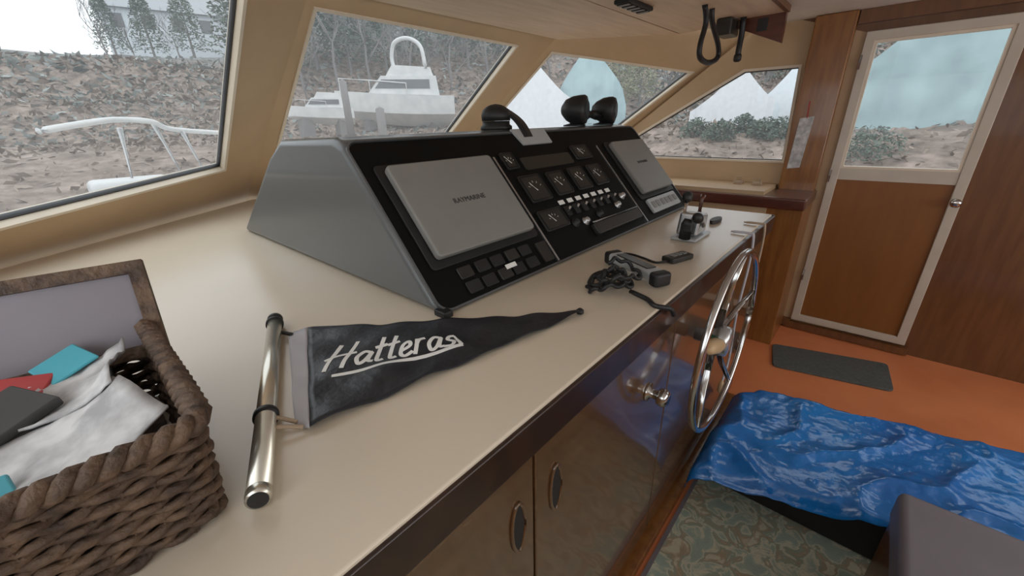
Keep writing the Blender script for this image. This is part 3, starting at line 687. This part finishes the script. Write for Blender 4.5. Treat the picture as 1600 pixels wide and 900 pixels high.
# ------------------------------------------------------------------ steering wheel
wc = V(1.15, .215, -.20); WR = .265
sw = thing('steering_wheel', 'stainless steel steering wheel mounted on the cabinet face below the throttle', 'steering wheel', wc)
circ = lambda r, y=0, n=64: [wc+V(r*math.cos(2*PI*k/n), y, r*math.sin(2*PI*k/n)) for k in range(n)]
bm = bmn(); tube(bm, circ(WR), .009, seg=12, closed=True); obj('rim', bm, M['chrome'], sw, smooth=True)
for k in range(5):
    a = 2*PI*k/5+.3; dd = V(math.cos(a), 0, math.sin(a))
    bm = bmn(); tube(bm, [wc+dd*.03+V(0, .03, 0), wc+dd*.15+V(0, .018, 0), wc+dd*(WR-.005)], [.011, .009, .007], seg=8); obj('spoke', bm, M['chrome'], sw, smooth=True)
bm = bmn(); lathe(bm, wc+V(0, -.012, 0), (0, 1, 0), [(0, .02), (.006, .042), (.03, .048), (.05, .035), (.06, .02), (.098, .02)]); obj('hub', bm, M['silver'], sw, smooth=True)
a = math.radians(160); dd = V(math.cos(a), 0, math.sin(a)); bm = bmn(); q = wc+dd*.08+V(0, .0, 0)
lathe(bm, q, dd, [(0, .010), (.012, .016), (.06, .021), (.12, .018), (.15, .010)]); k_ = obj('wooden_grip', bm, M['woodh'], sw, smooth=True)
a = math.radians(60); bm = bmn(); dd = V(math.cos(2*PI*2/5+.3), 0, math.sin(2*PI*2/5+.3)); tube(bm, [wc+dd*.06+V(0, .026, 0), wc+dd*.13+V(0, .019, 0)], .019, seg=10); obj('tape_wrap', bm, M['grn'], sw, smooth=True)
# cords hanging over the worktop end beside the wheel
for i, (x, yy, zz, ln, m_, lb) in enumerate(((1.62, .27, -.005, .62, 'silver', 'pale rope hanging from the worktop edge beyond the steering wheel'), (1.80, .265, -.005, .50, 'label', 'white cord hanging near the far end of the worktop edge'))):
    pts = [V(x, .36, .006), V(x, .30, .007), V(x, YE-.014, -.006), V(x+.008, YE-.016, -.12), V(x-.02, YE-.014, -.3), V(x+.015, YE-.014, -ln+.1), V(x-.03, YE-.014, -ln)]
    bm = bmn(); tube(bm, smoothline(pts, 6), .0045, seg=8); c = thing('rope', lb, 'rope', (x, YE-.014, -ln), 'cords hanging over the worktop edge'); obj('strand', bm, M['tie'] if i else M['sleeve'], c, smooth=True)
    bm = bmn(); lathe(bm, (x-.03, YE-.014, -ln-.05), (0, 0, 1), [(0, .006), (.01, .013), (.045, .011), (.06, .005)], 14); obj('toggle', bm, M['woodh'] if i == 0 else M['chrome'], c, smooth=True)

# ------------------------------------------------------------------ floor things
bm = bmn(); P = [V(2.78, .258, FL+.0005), V(2.50, .205, FL+.0005), V(2.62, -.33, FL+.0005), V(2.93, -.30, FL+.0005)]
P = [p.copy() for p in P]; cpt = sum(P, Vector())/4
pts = []
for i in range(4):
    a_, b_, c_ = P[i-1], P[i], P[(i+1) % 4]
    for t in (0, .25, .5, .75, 1):
        e1 = b_+(a_-b_).normalized()*.03; e2 = b_+(c_-b_).normalized()*.03; pts.append(e1.lerp(b_, t).lerp(b_.lerp(e2, t), t))
prism(bm, pts, (0, 0, .012)); tag(obj('doormat', bm, M['mat'], bevel=.003), 'grey rectangular doormat on the orange sole in front of the door', 'doormat')
rg = thing('rug', 'green and beige floral patterned rug along the foot of the helm cabinet', 'rug', (.9, -.2, FL))
bm = bmn(); box(bm, (-.2, -1.5, FL+.0005), (1.85, .268, FL+.009)); obj('pile', bm, M['rug'], rg)
bm = bmn()
ringframe(bm, [V(-.205, -1.505, FL+.001), V(1.855, -1.505, FL+.001), V(1.855, .273, FL+.001), V(-.205, .273, FL+.001)], V(0, 0, 1), .014, 0, .010); obj('binding', bm, M['cush'], rg)
bx = thing('storage_box', 'black low storage box on the floor underneath the blue tarp', 'box', (1.7, -.3, FL))
bm = bmn(); box(bm, (1.41, -.95, FL+.010), (1.88, .16, FL+.165)); obj('body', bm, M['dark'], bx, bevel=.01)
bm = bmn(); box(bm, (1.40, -.965, FL+.165), (1.89, .17, FL+.185)); obj('lid', bm, M['dark'], bx, bevel=.006)
# tarp
TZ = FL+.200
A0, A1, B0, B1 = g(1068, 728, TZ), g(1398, 826, TZ), g(1150, 603, TZ), g(1425, 664, TZ)
A1 = A0+(A1-A0)*1.9; B1 = B0+(B1-B0)*2.1
bm = bmn(); G = []; NU, NV = 90, 120
for i in range(NU+1):
    u = i/NU; row = []
    for j in range(NV+1):
        v = j/NV; p = A0.lerp(A1, v).lerp(B0.lerp(B1, v), u)
        w = Vector((p.x*3.1, p.y*3.1, 0))
        rd = 1-abs(noise.noise(w*1.5+Vector((3, 1, 0))))*2
        z = .016*max(0, rd)**3 + .007*noise.noise(w*4.5) + .004*noise.noise(w*11) + .0022*noise.noise(w*24)
        z += .012*math.exp(-((u-.42-.1*math.sin(v*9))/.10)**2)*(.5+.5*math.sin(v*13+1))
        ed = min(u, 1-u)*1.0; le = v*2.2
        drop = -.045*math.exp(-(ed/.035)**2) - .06*math.exp(-(le/.05)**2)
        p = p + V(-.008*math.sin(v*11)*max(0, .25-u)*4*.6, 0, 0)
        if p.y > .27: p.y = .27-(p.y-.27)*.1
        p.z = TZ + .006 + max(0, z) + drop*max(min(1, max(0, (1.40-p.x)/.05)), min(1, max(0, (p.x-1.90)/.05)), min(1, max(0, (p.y-.18)/.04)))
        if 1.39 < p.x < 1.90 and p.y < .18: p.z = max(p.z, FL+.190)
        row.append(bm.verts.new(p))
    G.append(row)
for i in range(NU):
    for j in range(NV): bm.faces.new((G[i][j], G[i+1][j], G[i+1][j+1], G[i][j+1]))
r = bmesh.ops.extrude_face_region(bm, geom=bm.faces[:]); bmesh.ops.translate(bm, verts=[q for q in r['geom'] if isinstance(q, bmesh.types.BMVert)], vec=(0, 0, .002))
tag(obj('tarp', bm, M['tarp'], smooth=True), 'crumpled blue plastic tarp spread over the low black box on the floor', 'tarp')
# seat at the bottom right
se = thing('bench', 'brown wooden bench with grey cushion at the lower right beside the tarp', 'bench', (1.1, -.62, FL))
bm = bmn(); box(bm, (.80, -.95, FL+.0095), (1.33, -.262, FL+.28)); obj('base', bm, M['teakdk'], se, bevel=.008)
bm = bmn(); box(bm, (.79, -.96, FL+.28), (1.34, -.255, FL+.385)); obj('cushion', bm, M['cush'], se, bevel=.02)

# ------------------------------------------------------------------ microphones on the overhead
hm = thing('hanging_microphone', 'black microphone with cord loop hanging under the overhead locker', 'microphone', (2.3, .75, .6))
yy = .78
lp = [on(x, y, 1, yy) for x, y in ((1100, 18), (1103, 35), (1094, 70), (1094, 90), (1107, 98), (1121, 90), (1122, 70), (1113, 35), (1112, 18))]
lp[0].z = .88; lp[-1].z = .88
bm = bmn(); tube(bm, smoothline(lp, 6), .013, seg=8); obj('cord_loop', bm, M['blackm'], hm, smooth=True)
q = on(1150, 10, 1, yy); bm = bmn(); box(bm, (q.x-.13, yy-.03, .80), (q.x+.02, yy+.05, .8795)); obj('holder', bm, M['gauge'], hm, bevel=.01)
st_ = thing('hanging_strap', 'black strap dangling from the overhead locker right of the cord loop', 'strap', on(1153, 93, 1, .72))
a, b_ = on(1166, 2, 1, .72), on(1152, 92, 1, .72); a.z = .88
bm = bmn(); tube(bm, smoothline([a, a.lerp(b_, .4)+V(.01, 0, 0), a.lerp(b_, .75), b_], 5), .015, seg=8); obj('webbing', bm, M['blackm'], st_, smooth=True)
bm = bmn(); lathe(bm, b_-V(0, 0, .015), (0, 0, 1), [(0, .012), (.008, .02), (.03, .02), (.04, .014)], 12); obj('end_cap', bm, M['blackm'], st_, smooth=True)
mc = thing('hand_microphone', 'black boxy microphone clipped under the starboard end of the overhead locker', 'microphone', on(1198, 20, 1, .64))
q = on(1198, 14, 1, .64); bm = bmn(); box(bm, (q.x-.05, .60, .80), (q.x+.05, .67, .8795)); obj('body', bm, M['blackm'], mc, bevel=.012)
bm = bmn(); box(bm, (q.x-.03, .596, .815), (q.x+.03, .601, .85)); obj('grille', bm, M['gauge'], mc)

# ------------------------------------------------------------------ outside
def elev_y(px, py, dist):
    dd = ray(px, py); h = math.hypot(dd.x, dd.y); return EYE + dd*(dist/h)
# bank: ground rising away from the boat
def gz(r, a):
    t = min(1, max(0, (r-18)/30)); t = t*t*(3-2*t)
    k = min(1, max(0, (73.5-a)/5)); k = k*k*(3-2*k)
    top_ = 6.0 + 6.5*k*min(1, max(0, (a-22)/12))
    u = min(1, max(0, (r-4.5)/9.5)); zb = -1.9 + 1.95*u*u*(3-2*u)
    x, y = r*math.cos(math.radians(a)), r*math.sin(math.radians(a))
    return zb + top_*t + (.5*noise.noise(Vector((x*.2, y*.2, 0)))+.18*noise.noise(Vector((x*.9, y*.9, 0))))*min(1, max(0, r-6)/12) + .03*max(0, r-48)
bm = bmn(); G = []; rs = [4+(i/90)**1.6*110 for i in range(91)]; As = list(range(-60, 171, 2))
for r_ in rs: G.append([bm.verts.new(V(r_*math.cos(math.radians(a)), r_*math.sin(math.radians(a)), gz(r_, a))) for a in As])
for i in range(len(rs)-1):
    for j in range(len(As)-1): bm.faces.new((G[i][j], G[i+1][j], G[i+1][j+1], G[i][j+1]))
o = obj('ground', bm, M['bank'], smooth=True); o['kind'] = 'structure'
# foredeck outside the windshield
bm = bmn(); prism(bm, [V(-1.2, 2.0, -.30), V(3.3, 2.2, -.30), V(3.3, 3.6, -.34), V(2.6, 6.5, -.40), V(1.4, 7.5, -.42), V(.2, 6.2, -.40), V(-1.2, 3.8, -.34)], (0, 0, -.25))
tag(obj('foredeck', bm, M['gelw']), 'white foredeck outside the windshield behind the bow rail', 'deck')
# bow rail seen through the left window
rl = thing('bow_rail', 'white tubular bow rail outside the left window', 'railing', (.4, 4.2, -.3))
D = 3.9
hp = [elev_y(60, 205, 3.4), elev_y(150, 190, 3.6), elev_y(190, 187, D), elev_y(236, 190, D), elev_y(270, 202, D+.2), elev_y(350, 208, D+.6), elev_y(430, 214, D+1)]
bm = bmn(); tube(bm, smoothline(hp, 6), .018, seg=10); obj('top_rail', bm, M['gelw'], rl, smooth=True)
for (a0, b0, dd) in (((187, 200), (208, 285), D), ((240, 194), (282, 268), D+.1), ((284, 205), (316, 262), D+.25)):
    p, q = elev_y(*a0, dd), elev_y(*b0, dd+.05); q2 = q+(q-p)*.6
    bm = bmn(); tube(bm, [p, q2], .016, seg=10); obj('stanchion', bm, M['gelw'], rl, smooth=True)
ck = elev_y(215, 285, 3.9); bm = bmn(); box(bm, (ck.x-.25, ck.y-.15, -.298), (ck.x+.2, ck.y+.2, ck.z+.03)); tag(obj('deck_box', bm, M['gelw'], bevel=.04), 'white deck locker on the foredeck below the bow rail', 'locker')

# boats and wraps
def frame_at(px, py, dist):
    p = elev_y(px, py, dist); f_ = V(p.x, p.y, 0).normalized(); right = V(f_.y, -f_.x, 0); return p, right, f_
def loft(bm, secs):
    rings = [[bm.verts.new(p) for p in s] for s in secs]; n = len(secs[0])
    for A_, B_ in zip(rings, rings[1:]):
        for k in range(n): bm.faces.new((A_[k], A_[(k+1) % n], B_[(k+1) % n], B_[k]))
    bm.faces.new(rings[0][::-1]); bm.faces.new(rings[-1])
def cruiser(px, py, dist, L, label, arch=True, flip=1):
    p, R, Fd = frame_at(px, py, dist); gr = gz(dist, math.degrees(math.atan2(p.y, p.x)))
    K = L/6.0; P = lambda s, w, z: p + R*(s*flip) + Fd*w + V(0, 0, z*K)
    t = thing('motor_cruiser', label, 'boat', V(p.x, p.y, gr))
    secs = []
    for i in range(11):
        s = i/10; x = -L/2+L*s; wd = L*.15*(1-(max(0, s-.45)/.55)**2.4)+.02; sh = .35*s*s
        secs.append([P(x, -wd, .0+sh), P(x, -wd*.9, -.9+.35*s*s), P(x, 0, -1.5+.8*s**3), P(x, wd*.9, -.9+.35*s*s), P(x, wd, 0+sh)])
    bm = bmn(); loft(bm, secs); obj('hull', bm, M['gelw'], t, smooth=False)
    bm = bmn()
    w = L*.11
    prism(bm, [P(-L*.38, -w, .02), P(L*.22, -w, .15), P(L*.10, -w, .95), P(-L*.36, -w, .95)], Fd*2*w); obj('cabin', bm, M['gelw'], t)
    bm = bmn(); prism(bm, [P(-L*.30, -w-.02, .35), P(L*.16, -w-.02, .38), P(L*.10, -w-.02, .78), P(-L*.30, -w-.02, .78)], Fd*(2*w+.04)); obj('side_windows', bm, M['dglass'], t)
    bm = bmn(); prism(bm, [P(-L*.34, -w*.85, .95), P(L*.06, -w*.85, .95), P(-.0*L, -w*.85, 1.45), P(-L*.32, -w*.85, 1.35)], Fd*1.7*w); obj('flybridge', bm, M['gelw'], t)
    bm = bmn(); rp = [P(L*.45, 0, .9), P(L*.2, -w, .75), P(-L*.1, -w*1.2, .6)]; tube(bm, rp, .03*K, seg=6)
    for q in rp: tube(bm, [q, q-V(0, 0, .6*K)], .025*K, seg=6)
    obj('rail', bm, M['gelw'], t)
    if arch:
        bm = bmn(); tube(bm, smoothline([P(-L*.28, -w*.8, 1.3), P(-L*.26, -w*.8, 2.2), P(-L*.2, -w*.4, 2.6), P(-L*.12, 0, 2.7), P(-L*.04, .4*w, 2.5), P(-L*.01, .8*w, 1.9), P(-L*.02, .8*w, 1.4)], 5), .10*K, seg=8); obj('radar_arch', bm, M['gelw'], t, smooth=True)
    for sx in (-.3, .25):
        bm = bmn(); q = P(L*sx, 0, -1.2); box(bm, (q.x-.2, q.y-.2, min(gr, q.z-.3)), (q.x+.2, q.y+.2, q.z+.1)); obj('keel_block', bm, M['bark'], t)
cruiser(618, 152, 21, 5.2, 'white flybridge cruiser with radar arch seen through the centre windshield', True, -1)
cruiser(500, 170, 17, 2.2, 'small white open boat left of the flybridge cruiser outside', False, -1)
cruiser(1032, 140, 40, 3.0, 'small white boat beyond the teal wrap near the corner post', False, 1)
cruiser(748, 135, 36, 2.0, 'distant tiny white boat right of the flybridge cruiser', False, 1)
def wrapped(px, py, dist, W, Hh, dep, m_, label, ridge=.5, rd_=1, name='shrink_wrapped_boat'):
    p, R, Fd = frame_at(px, py, dist); gr = gz(dist, math.degrees(math.atan2(p.y, p.x)))
    t = thing(name, label, 'boat', V(p.x, p.y, gr)); bm = bmn(); G = []; nu, nv = 16, 12
    for i in range(nu+1):
        s = i/nu; row = []
        for j in range(nv+1):
            v = j/nv; prof_ = 1-abs(s-ridge)/(ridge if s < ridge else 1-ridge); prof_ = prof_**rd_; end = 1-.5*v**2
            sag = .10*math.sin(PI*prof_)
            z = Hh*(prof_-sag)*end
            q = p + R*((s-.5)*W) + Fd*(v*dep) + V(0, 0, z); q += Fd*.12*math.sin(s*34)*(1-prof_); row.append(bm.verts.new(q))
        G.append(row)
    for i in range(nu):
        for j in range(nv): bm.faces.new((G[i][j], G[i+1][j], G[i+1][j+1], G[i][j+1]))
    bt = [[bm.verts.new(v.co.xyz*1 - V(0, 0, v.co.z-p.z+1.1)) if False else None for v in row] for row in G]
    loop = [G[i][0] for i in range(nu+1)] + [G[nu][j] for j in range(1, nv+1)] + [G[i][nv] for i in range(nu-1, -1, -1)] + [G[0][j] for j in range(nv-1, 0, -1)]
    low = [bm.verts.new(V(v.co.x, v.co.y, min(p.z-.1, gr-.3))) for v in loop]; n = len(loop)
    for k in range(n): bm.faces.new((loop[k], loop[(k+1) % n], low[(k+1) % n], low[k]))
    bm.faces.new(low)
    obj('wrap', bm, m_, t)
    bm = bmn(); secs = []
    for i in range(9):
        s = i/8; x = (s-.5)*W*.96; w = dep*.5*(1-(max(0, s-.4)/.6)**2)*.85+.05
        c = p + R*x + Fd*dep*.5; secs.append([c-Fd*w-V(0, 0, .1), c-Fd*w*.6-V(0, 0, .5), c-V(0, 0, .8), c+Fd*w*.6-V(0, 0, .5), c+Fd*w-V(0, 0, .1)])
    loft(bm, secs); obj('hull', bm, M['gelw'], t)
wrapped(826, 172, 13, 3.3, 1.55, 3.0, M['wrap'], 'white peaked shrink-wrapped boat in the right windshield pane', .5)
wrapped(922, 168, 19, 3.0, 2.3, 3.0, M['wrapt'], 'teal shrink-wrapped boat behind the white peaked wrap', .45, .45)
wrapped(1150, 172, 15, 2.6, 1.25, 3.0, M['wrap'], 'white shrink-wrapped boat with sharp peak at the left of the side window', .5)
wrapped(1236, 170, 19, 2.8, 2.1, 3.5, M['wrap'], 'taller white shrink-wrapped boat at the right of the side window', .6)
wrapped(1482, 158, 14, 6.0, 2.6, 3.5, M['wrapt'], 'large pale teal wrapped boat outside the door window', .5)
# dock posts
for i, (px, py, dist, h) in enumerate(((545, 185, 14, 2.2), (400, 130, 26, 4.5), (598, 205, 11, 1.2))):
    p = elev_y(px, py, dist); gr = gz(dist, math.degrees(math.atan2(p.y, p.x)))
    bm = bmn(); lathe(bm, (p.x, p.y, gr-.1), (0, 0, 1), [(0, .11), (h*.5+abs(p.z-gr), .10), (h*.5+abs(p.z-gr)+.05, .02)], 12)
    tag(obj('piling', bm, M['bark'], smooth=True), ['grey piling left of the flybridge cruiser', 'tall dark piling by the left window post', 'short piling in front of the flybridge cruiser'][i], 'post', 'pilings outside')
# houses above the bank
def house(px, py, dist, W, Hh, label):
    p, R, Fd = frame_at(px, py, dist); gr = min(p.z, gz(dist, math.degrees(math.atan2(p.y, p.x))))
    P = lambda s, w, z: p + R*s + Fd*w + V(0, 0, z)
    t = thing('house', label, 'house', V(p.x, p.y, gr))
    bm = bmn(); prism(bm, [P(-W/2, 0, gr-p.z), P(W/2, 0, gr-p.z), P(W/2, 0, Hh), P(-W/2, 0, Hh)], Fd*6); obj('wall', bm, M['house'], t)
    bm = bmn(); prism(bm, [P(-W/2-.4, -.4, Hh), P(-W/2-.4, 6.4, Hh), P(-W/2-.4, 3, Hh+2)], R*(W+.8)); obj('roof', bm, M['roof'], t)
    n = max(2, int(W/2))
    for k in range(n):
        x = -W/2+W*(k+.5)/n; bm = bmn(); prism(bm, [P(x-.45, -.05, Hh*.3), P(x+.45, -.05, Hh*.3), P(x+.45, -.05, Hh*.8), P(x-.45, -.05, Hh*.8)], Fd*.06); obj('window', bm, M['dglass'], t)
house(285, 62, 55, 11, 2.2, 'pale house above the bank left in the left window')
house(345, 50, 62, 8, 2.5, 'pale house above the bank right in the left window')
# trees
def tree(px, dist, Ht, kind, label, grp='bare trees on the bank'):
    p = elev_y(px, 150, dist); a = math.degrees(math.atan2(p.y, p.x)); z = gz(dist, a)-.2; base = V(p.x, p.y, z)
    rnd = random.Random(int(px*7+dist)); t = thing('bare_tree' if kind == 0 else 'evergreen_tree', label, 'tree', base, grp)
    bm = bmn(); tips = []
    def br_(q, dd, L_, r_, dep):
        pts = [q]; c = q
        for k in range(3):
            dd = (dd+V(rnd.uniform(-.15, .15), rnd.uniform(-.15, .15), .05)).normalized(); c = c+dd*L_/3; pts.append(c)
        tube(bm, pts, [r_*(1-.15*k) for k in range(4)], seg=5 if dep > 1 else 4); tips.append(c)
        if dep > 0:
            for k in range(4 if dep > 1 else 5):
                nd = (dd*.8+V(rnd.uniform(-1, 1), rnd.uniform(-1, 1), rnd.uniform(-.1, .7))).normalized()
                br_(pts[rnd.choice((1, 2, 3))], nd, L_*rnd.uniform(.5, .72), r_*.5, dep-1)
    if kind == 0:
        br_(base, V(0, 0, 1), Ht*.42, Ht*.014, 4); obj('branches', bm, M['bark'], t)
    else:
        tube(bm, [base, base+V(0, 0, Ht*.95)], [Ht*.018, Ht*.004], seg=6); obj('trunk', bm, M['bark'], t)
        bm = bmn(); n = 2600
        for k in range(n):
            s = rnd.random()**.8; zz = base.z+Ht*(.12+.88*s); rr = Ht*.24*(1-s)**.8*rnd.uniform(.35, 1)+.05; an = rnd.uniform(0, 2*PI)
            c = V(base.x+rr*math.cos(an), base.y+rr*math.sin(an), zz); q = Ht*.019
            d1 = V(rnd.uniform(-1, 1), rnd.uniform(-1, 1), rnd.uniform(-.6, .3)).normalized()*q; d2 = V(rnd.uniform(-1, 1), rnd.uniform(-1, 1), rnd.uniform(-1, 1)).normalized()*q*.5
            bm.faces.new([bm.verts.new(c-d1), bm.verts.new(c+d2), bm.verts.new(c+d1), bm.verts.new(c-d2)])
        obj('foliage', bm, M['leafg'] if kind == 1 else M['leafy'], t, rn=False)
spots = [(205, 44, 4.6, 1), (232, 47, 5, 0), (322, 45, 6, 1), (300, 50, 5, 0), (398, 34, 8, 1), (385, 40, 7, 0), (190, 40, 5, 0), (262, 46, 5.5, 1),
         (455, 40, 12, 1), (480, 36, 11, 0), (505, 42, 13, 1), (530, 38, 12, 0), (555, 42, 12, 1), (585, 38, 12, 0), (610, 42, 11, 1), (645, 38, 12, 0), (675, 43, 12, 1), (705, 38, 11, 0), (735, 42, 11, 1), (765, 40, 11, 0), (792, 43, 10, 1), (570, 46, 13, 1),
         (625, 36, 10, 0), (720, 46, 12, 1),
         (860, 40, 9, 0), (895, 44, 9, 1), (965, 34, 8, 2), (1000, 36, 8, 2), (1040, 40, 9, 0), (1075, 40, 9, 1), (1130, 42, 8, 1), (1180, 40, 7, 0), (1230, 44, 8, 1), (1400, 40, 8, 0), (1465, 42, 9, 1), (1530, 38, 9, 0)]
wn = {0: 'bare grey winter tree', 1: 'dull green conifer', 2: 'olive leafed tree'}
def where(px):
    return ('in the left window' if px < 420 else 'in the centre windshield' if px < 815 else 'in the right windshield' if px < 1100 else 'in the side window' if px < 1260 else 'in the door window')
seen = {}
spots = [(px, dist*(.68 if 440 < px < 1260 else 1), ht*(.55 if 440 < px < 1260 else 1), kd) for px, dist, ht, kd in spots]
for px, dist, ht, kd in sorted(spots): seen.setdefault((kd, where(px)), []).append(px)
ordn = ['leftmost', 'second from left', 'third from left', 'fourth from left', 'fifth from left', 'sixth from left', 'seventh from left', 'eighth from left', 'ninth from left']
for px, dist, ht, kd in spots:
    L_ = seen[(kd, where(px))]; i = L_.index(px)
    pos = 'the only' if len(L_) == 1 else (ordn[i] if i < len(L_)-1 or i == 0 else 'rightmost')
    tree(px, dist, ht, kd, '%s, %s such tree %s' % (wn[kd], pos, where(px)), 'trees on the bank %s' % where(px))

# low evergreen shrubs in front of the wrapped boats
for k, (px_, dd_, w_, h_, lb) in enumerate(((1090, 12.5, .9, .45, 'leftmost dark shrub in the side window'), (1128, 12, .8, .50, 'second dark shrub from left in the side window'), (1163, 12.6, .8, .42, 'third dark shrub from left in the side window'), (1197, 12, .7, .48, 'fourth dark shrub from left in the side window'), (1232, 12.4, .9, .50, 'rightmost dark shrub in the side window'), (1365, 11, 1.2, .55, 'dark shrub in the door window'))):
    p = elev_y(px_, 190, dd_); a_ = math.degrees(math.atan2(p.y, p.x)); z_ = gz(dd_, a_)-.08; rnd = random.Random(k+40)
    t = thing('evergreen_shrub', lb + ' before the wrapped boats', 'shrub', (p.x, p.y, z_), 'shrubs before the wrapped boats')
    bm = bmn(); tube(bm, [V(p.x, p.y, z_), V(p.x, p.y, z_+h_*.7)], [.03, .01], seg=6); obj('stem', bm, M['bark'], t)
    bm = bmn()
    for j in range(900):
        u_ = rnd.uniform(0, 2*PI); rr = rnd.random()**.5; zz = rnd.random(); rad = w_*.5*math.sqrt(max(0, 1-(zz-.35)**2/.45))*rr*(1+.25*math.sin(u_*3+k))
        c = V(p.x+rad*math.cos(u_), p.y+rad*math.sin(u_), z_+h_*zz*(1+.15*math.sin(u_*2+k))); q = .035
        d1 = V(rnd.uniform(-1, 1), rnd.uniform(-1, 1), rnd.uniform(-.6, .8)).normalized()*q*1.4; d2 = V(rnd.uniform(-1, 1), rnd.uniform(-1, 1), rnd.uniform(-1, 1)).normalized()*q*.6
        bm.faces.new([bm.verts.new(c-d1), bm.verts.new(c+d2), bm.verts.new(c+d1), bm.verts.new(c-d2)])
    obj('foliage', bm, M['leafg'], t, rn=False)
# dry scrub on the bank
rnd = random.Random(5)
for nm, mt_, N, lb in (('scrub', M['scrub'], 15000, 'brown dry scrub covering the bank outside'), ('brush', M['brush'], 8000, 'grey green brush scattered over the upper bank outside')):
    bm = bmn()
    for k in range(N):
        a_ = rnd.uniform(-8, 105); r_ = rnd.uniform(7, 40) if nm == 'scrub' else rnd.uniform(19, 42); ra = math.radians(a_); x_, y_ = r_*math.cos(ra), r_*math.sin(ra)
        q = r_*.0058*rnd.uniform(.5, 1.3); c = V(x_, y_, gz(r_, a_)+q*.4)
        d1 = V(rnd.uniform(-1, 1), rnd.uniform(-1, 1), rnd.uniform(-.5, .8)).normalized()*q*1.5; d2 = V(rnd.uniform(-1, 1), rnd.uniform(-1, 1), rnd.uniform(0, 1)).normalized()*q
        bm.faces.new([bm.verts.new(c-d1), bm.verts.new(c+d2*.8), bm.verts.new(c+d1), bm.verts.new(c-d2*.5)])
    tag(obj(nm, bm, mt_, rn=False), lb, 'plants', kind='stuff')

# ------------------------------------------------------------------ light
w = bpy.data.worlds.new('overcast'); SC.world = w; w.use_nodes = True; nt = w.node_tree
bg = nt.nodes['Background']; tc = nt.nodes.new('ShaderNodeTexCoord'); sp = nt.nodes.new('ShaderNodeSeparateXYZ'); rp = nt.nodes.new('ShaderNodeValToRGB')
nt.links.new(tc.outputs['Generated'], sp.inputs[0]); nt.links.new(sp.outputs['Z'], rp.inputs[0]); nt.links.new(rp.outputs[0], bg.inputs[0])
rp.color_ramp.elements[0].position = 0; rp.color_ramp.elements[0].color = (.80, .84, .88, 1); rp.color_ramp.elements[1].position = 1; rp.color_ramp.elements[1].color = (.92, .96, 1, 1)
bg.inputs[1].default_value = 1.8
def area(name, loc, rot, sx, sy, e, col=(1, 1, 1)):
    l = bpy.data.lights.new(name, 'AREA'); l.shape = 'RECTANGLE'; l.size = sx; l.size_y = sy; l.energy = e; l.color = col
    o = bpy.data.objects.new(name, l); COL.objects.link(o); o.location = Vector(loc)+Vector((0, 0, ZC)); o.rotation_euler = rot; return o
# fill lamps added inside the aft and port windows to boost the daylight
area('aft_fill', (1.3, -2.5, .35), (math.radians(80), 0, 0), 3.0, 1.0, 20, (1, .97, .92))
area('port_fill', (XP+.12, .2, .45), (0, math.radians(-90), 0), .6, 1.6, 4, (.95, .97, 1))
SC.view_settings.view_transform = 'Standard'; SC.view_settings.look = 'None'; SC.view_settings.gamma = 1; SC.view_settings.use_curve_mapping = False
SC.view_settings.exposure = 0.0
SC.cycles.use_denoising = True
SC.cycles.max_bounces = 10; SC.cycles.transparent_max_bounces = 16; SC.cycles.sample_clamp_indirect = 6
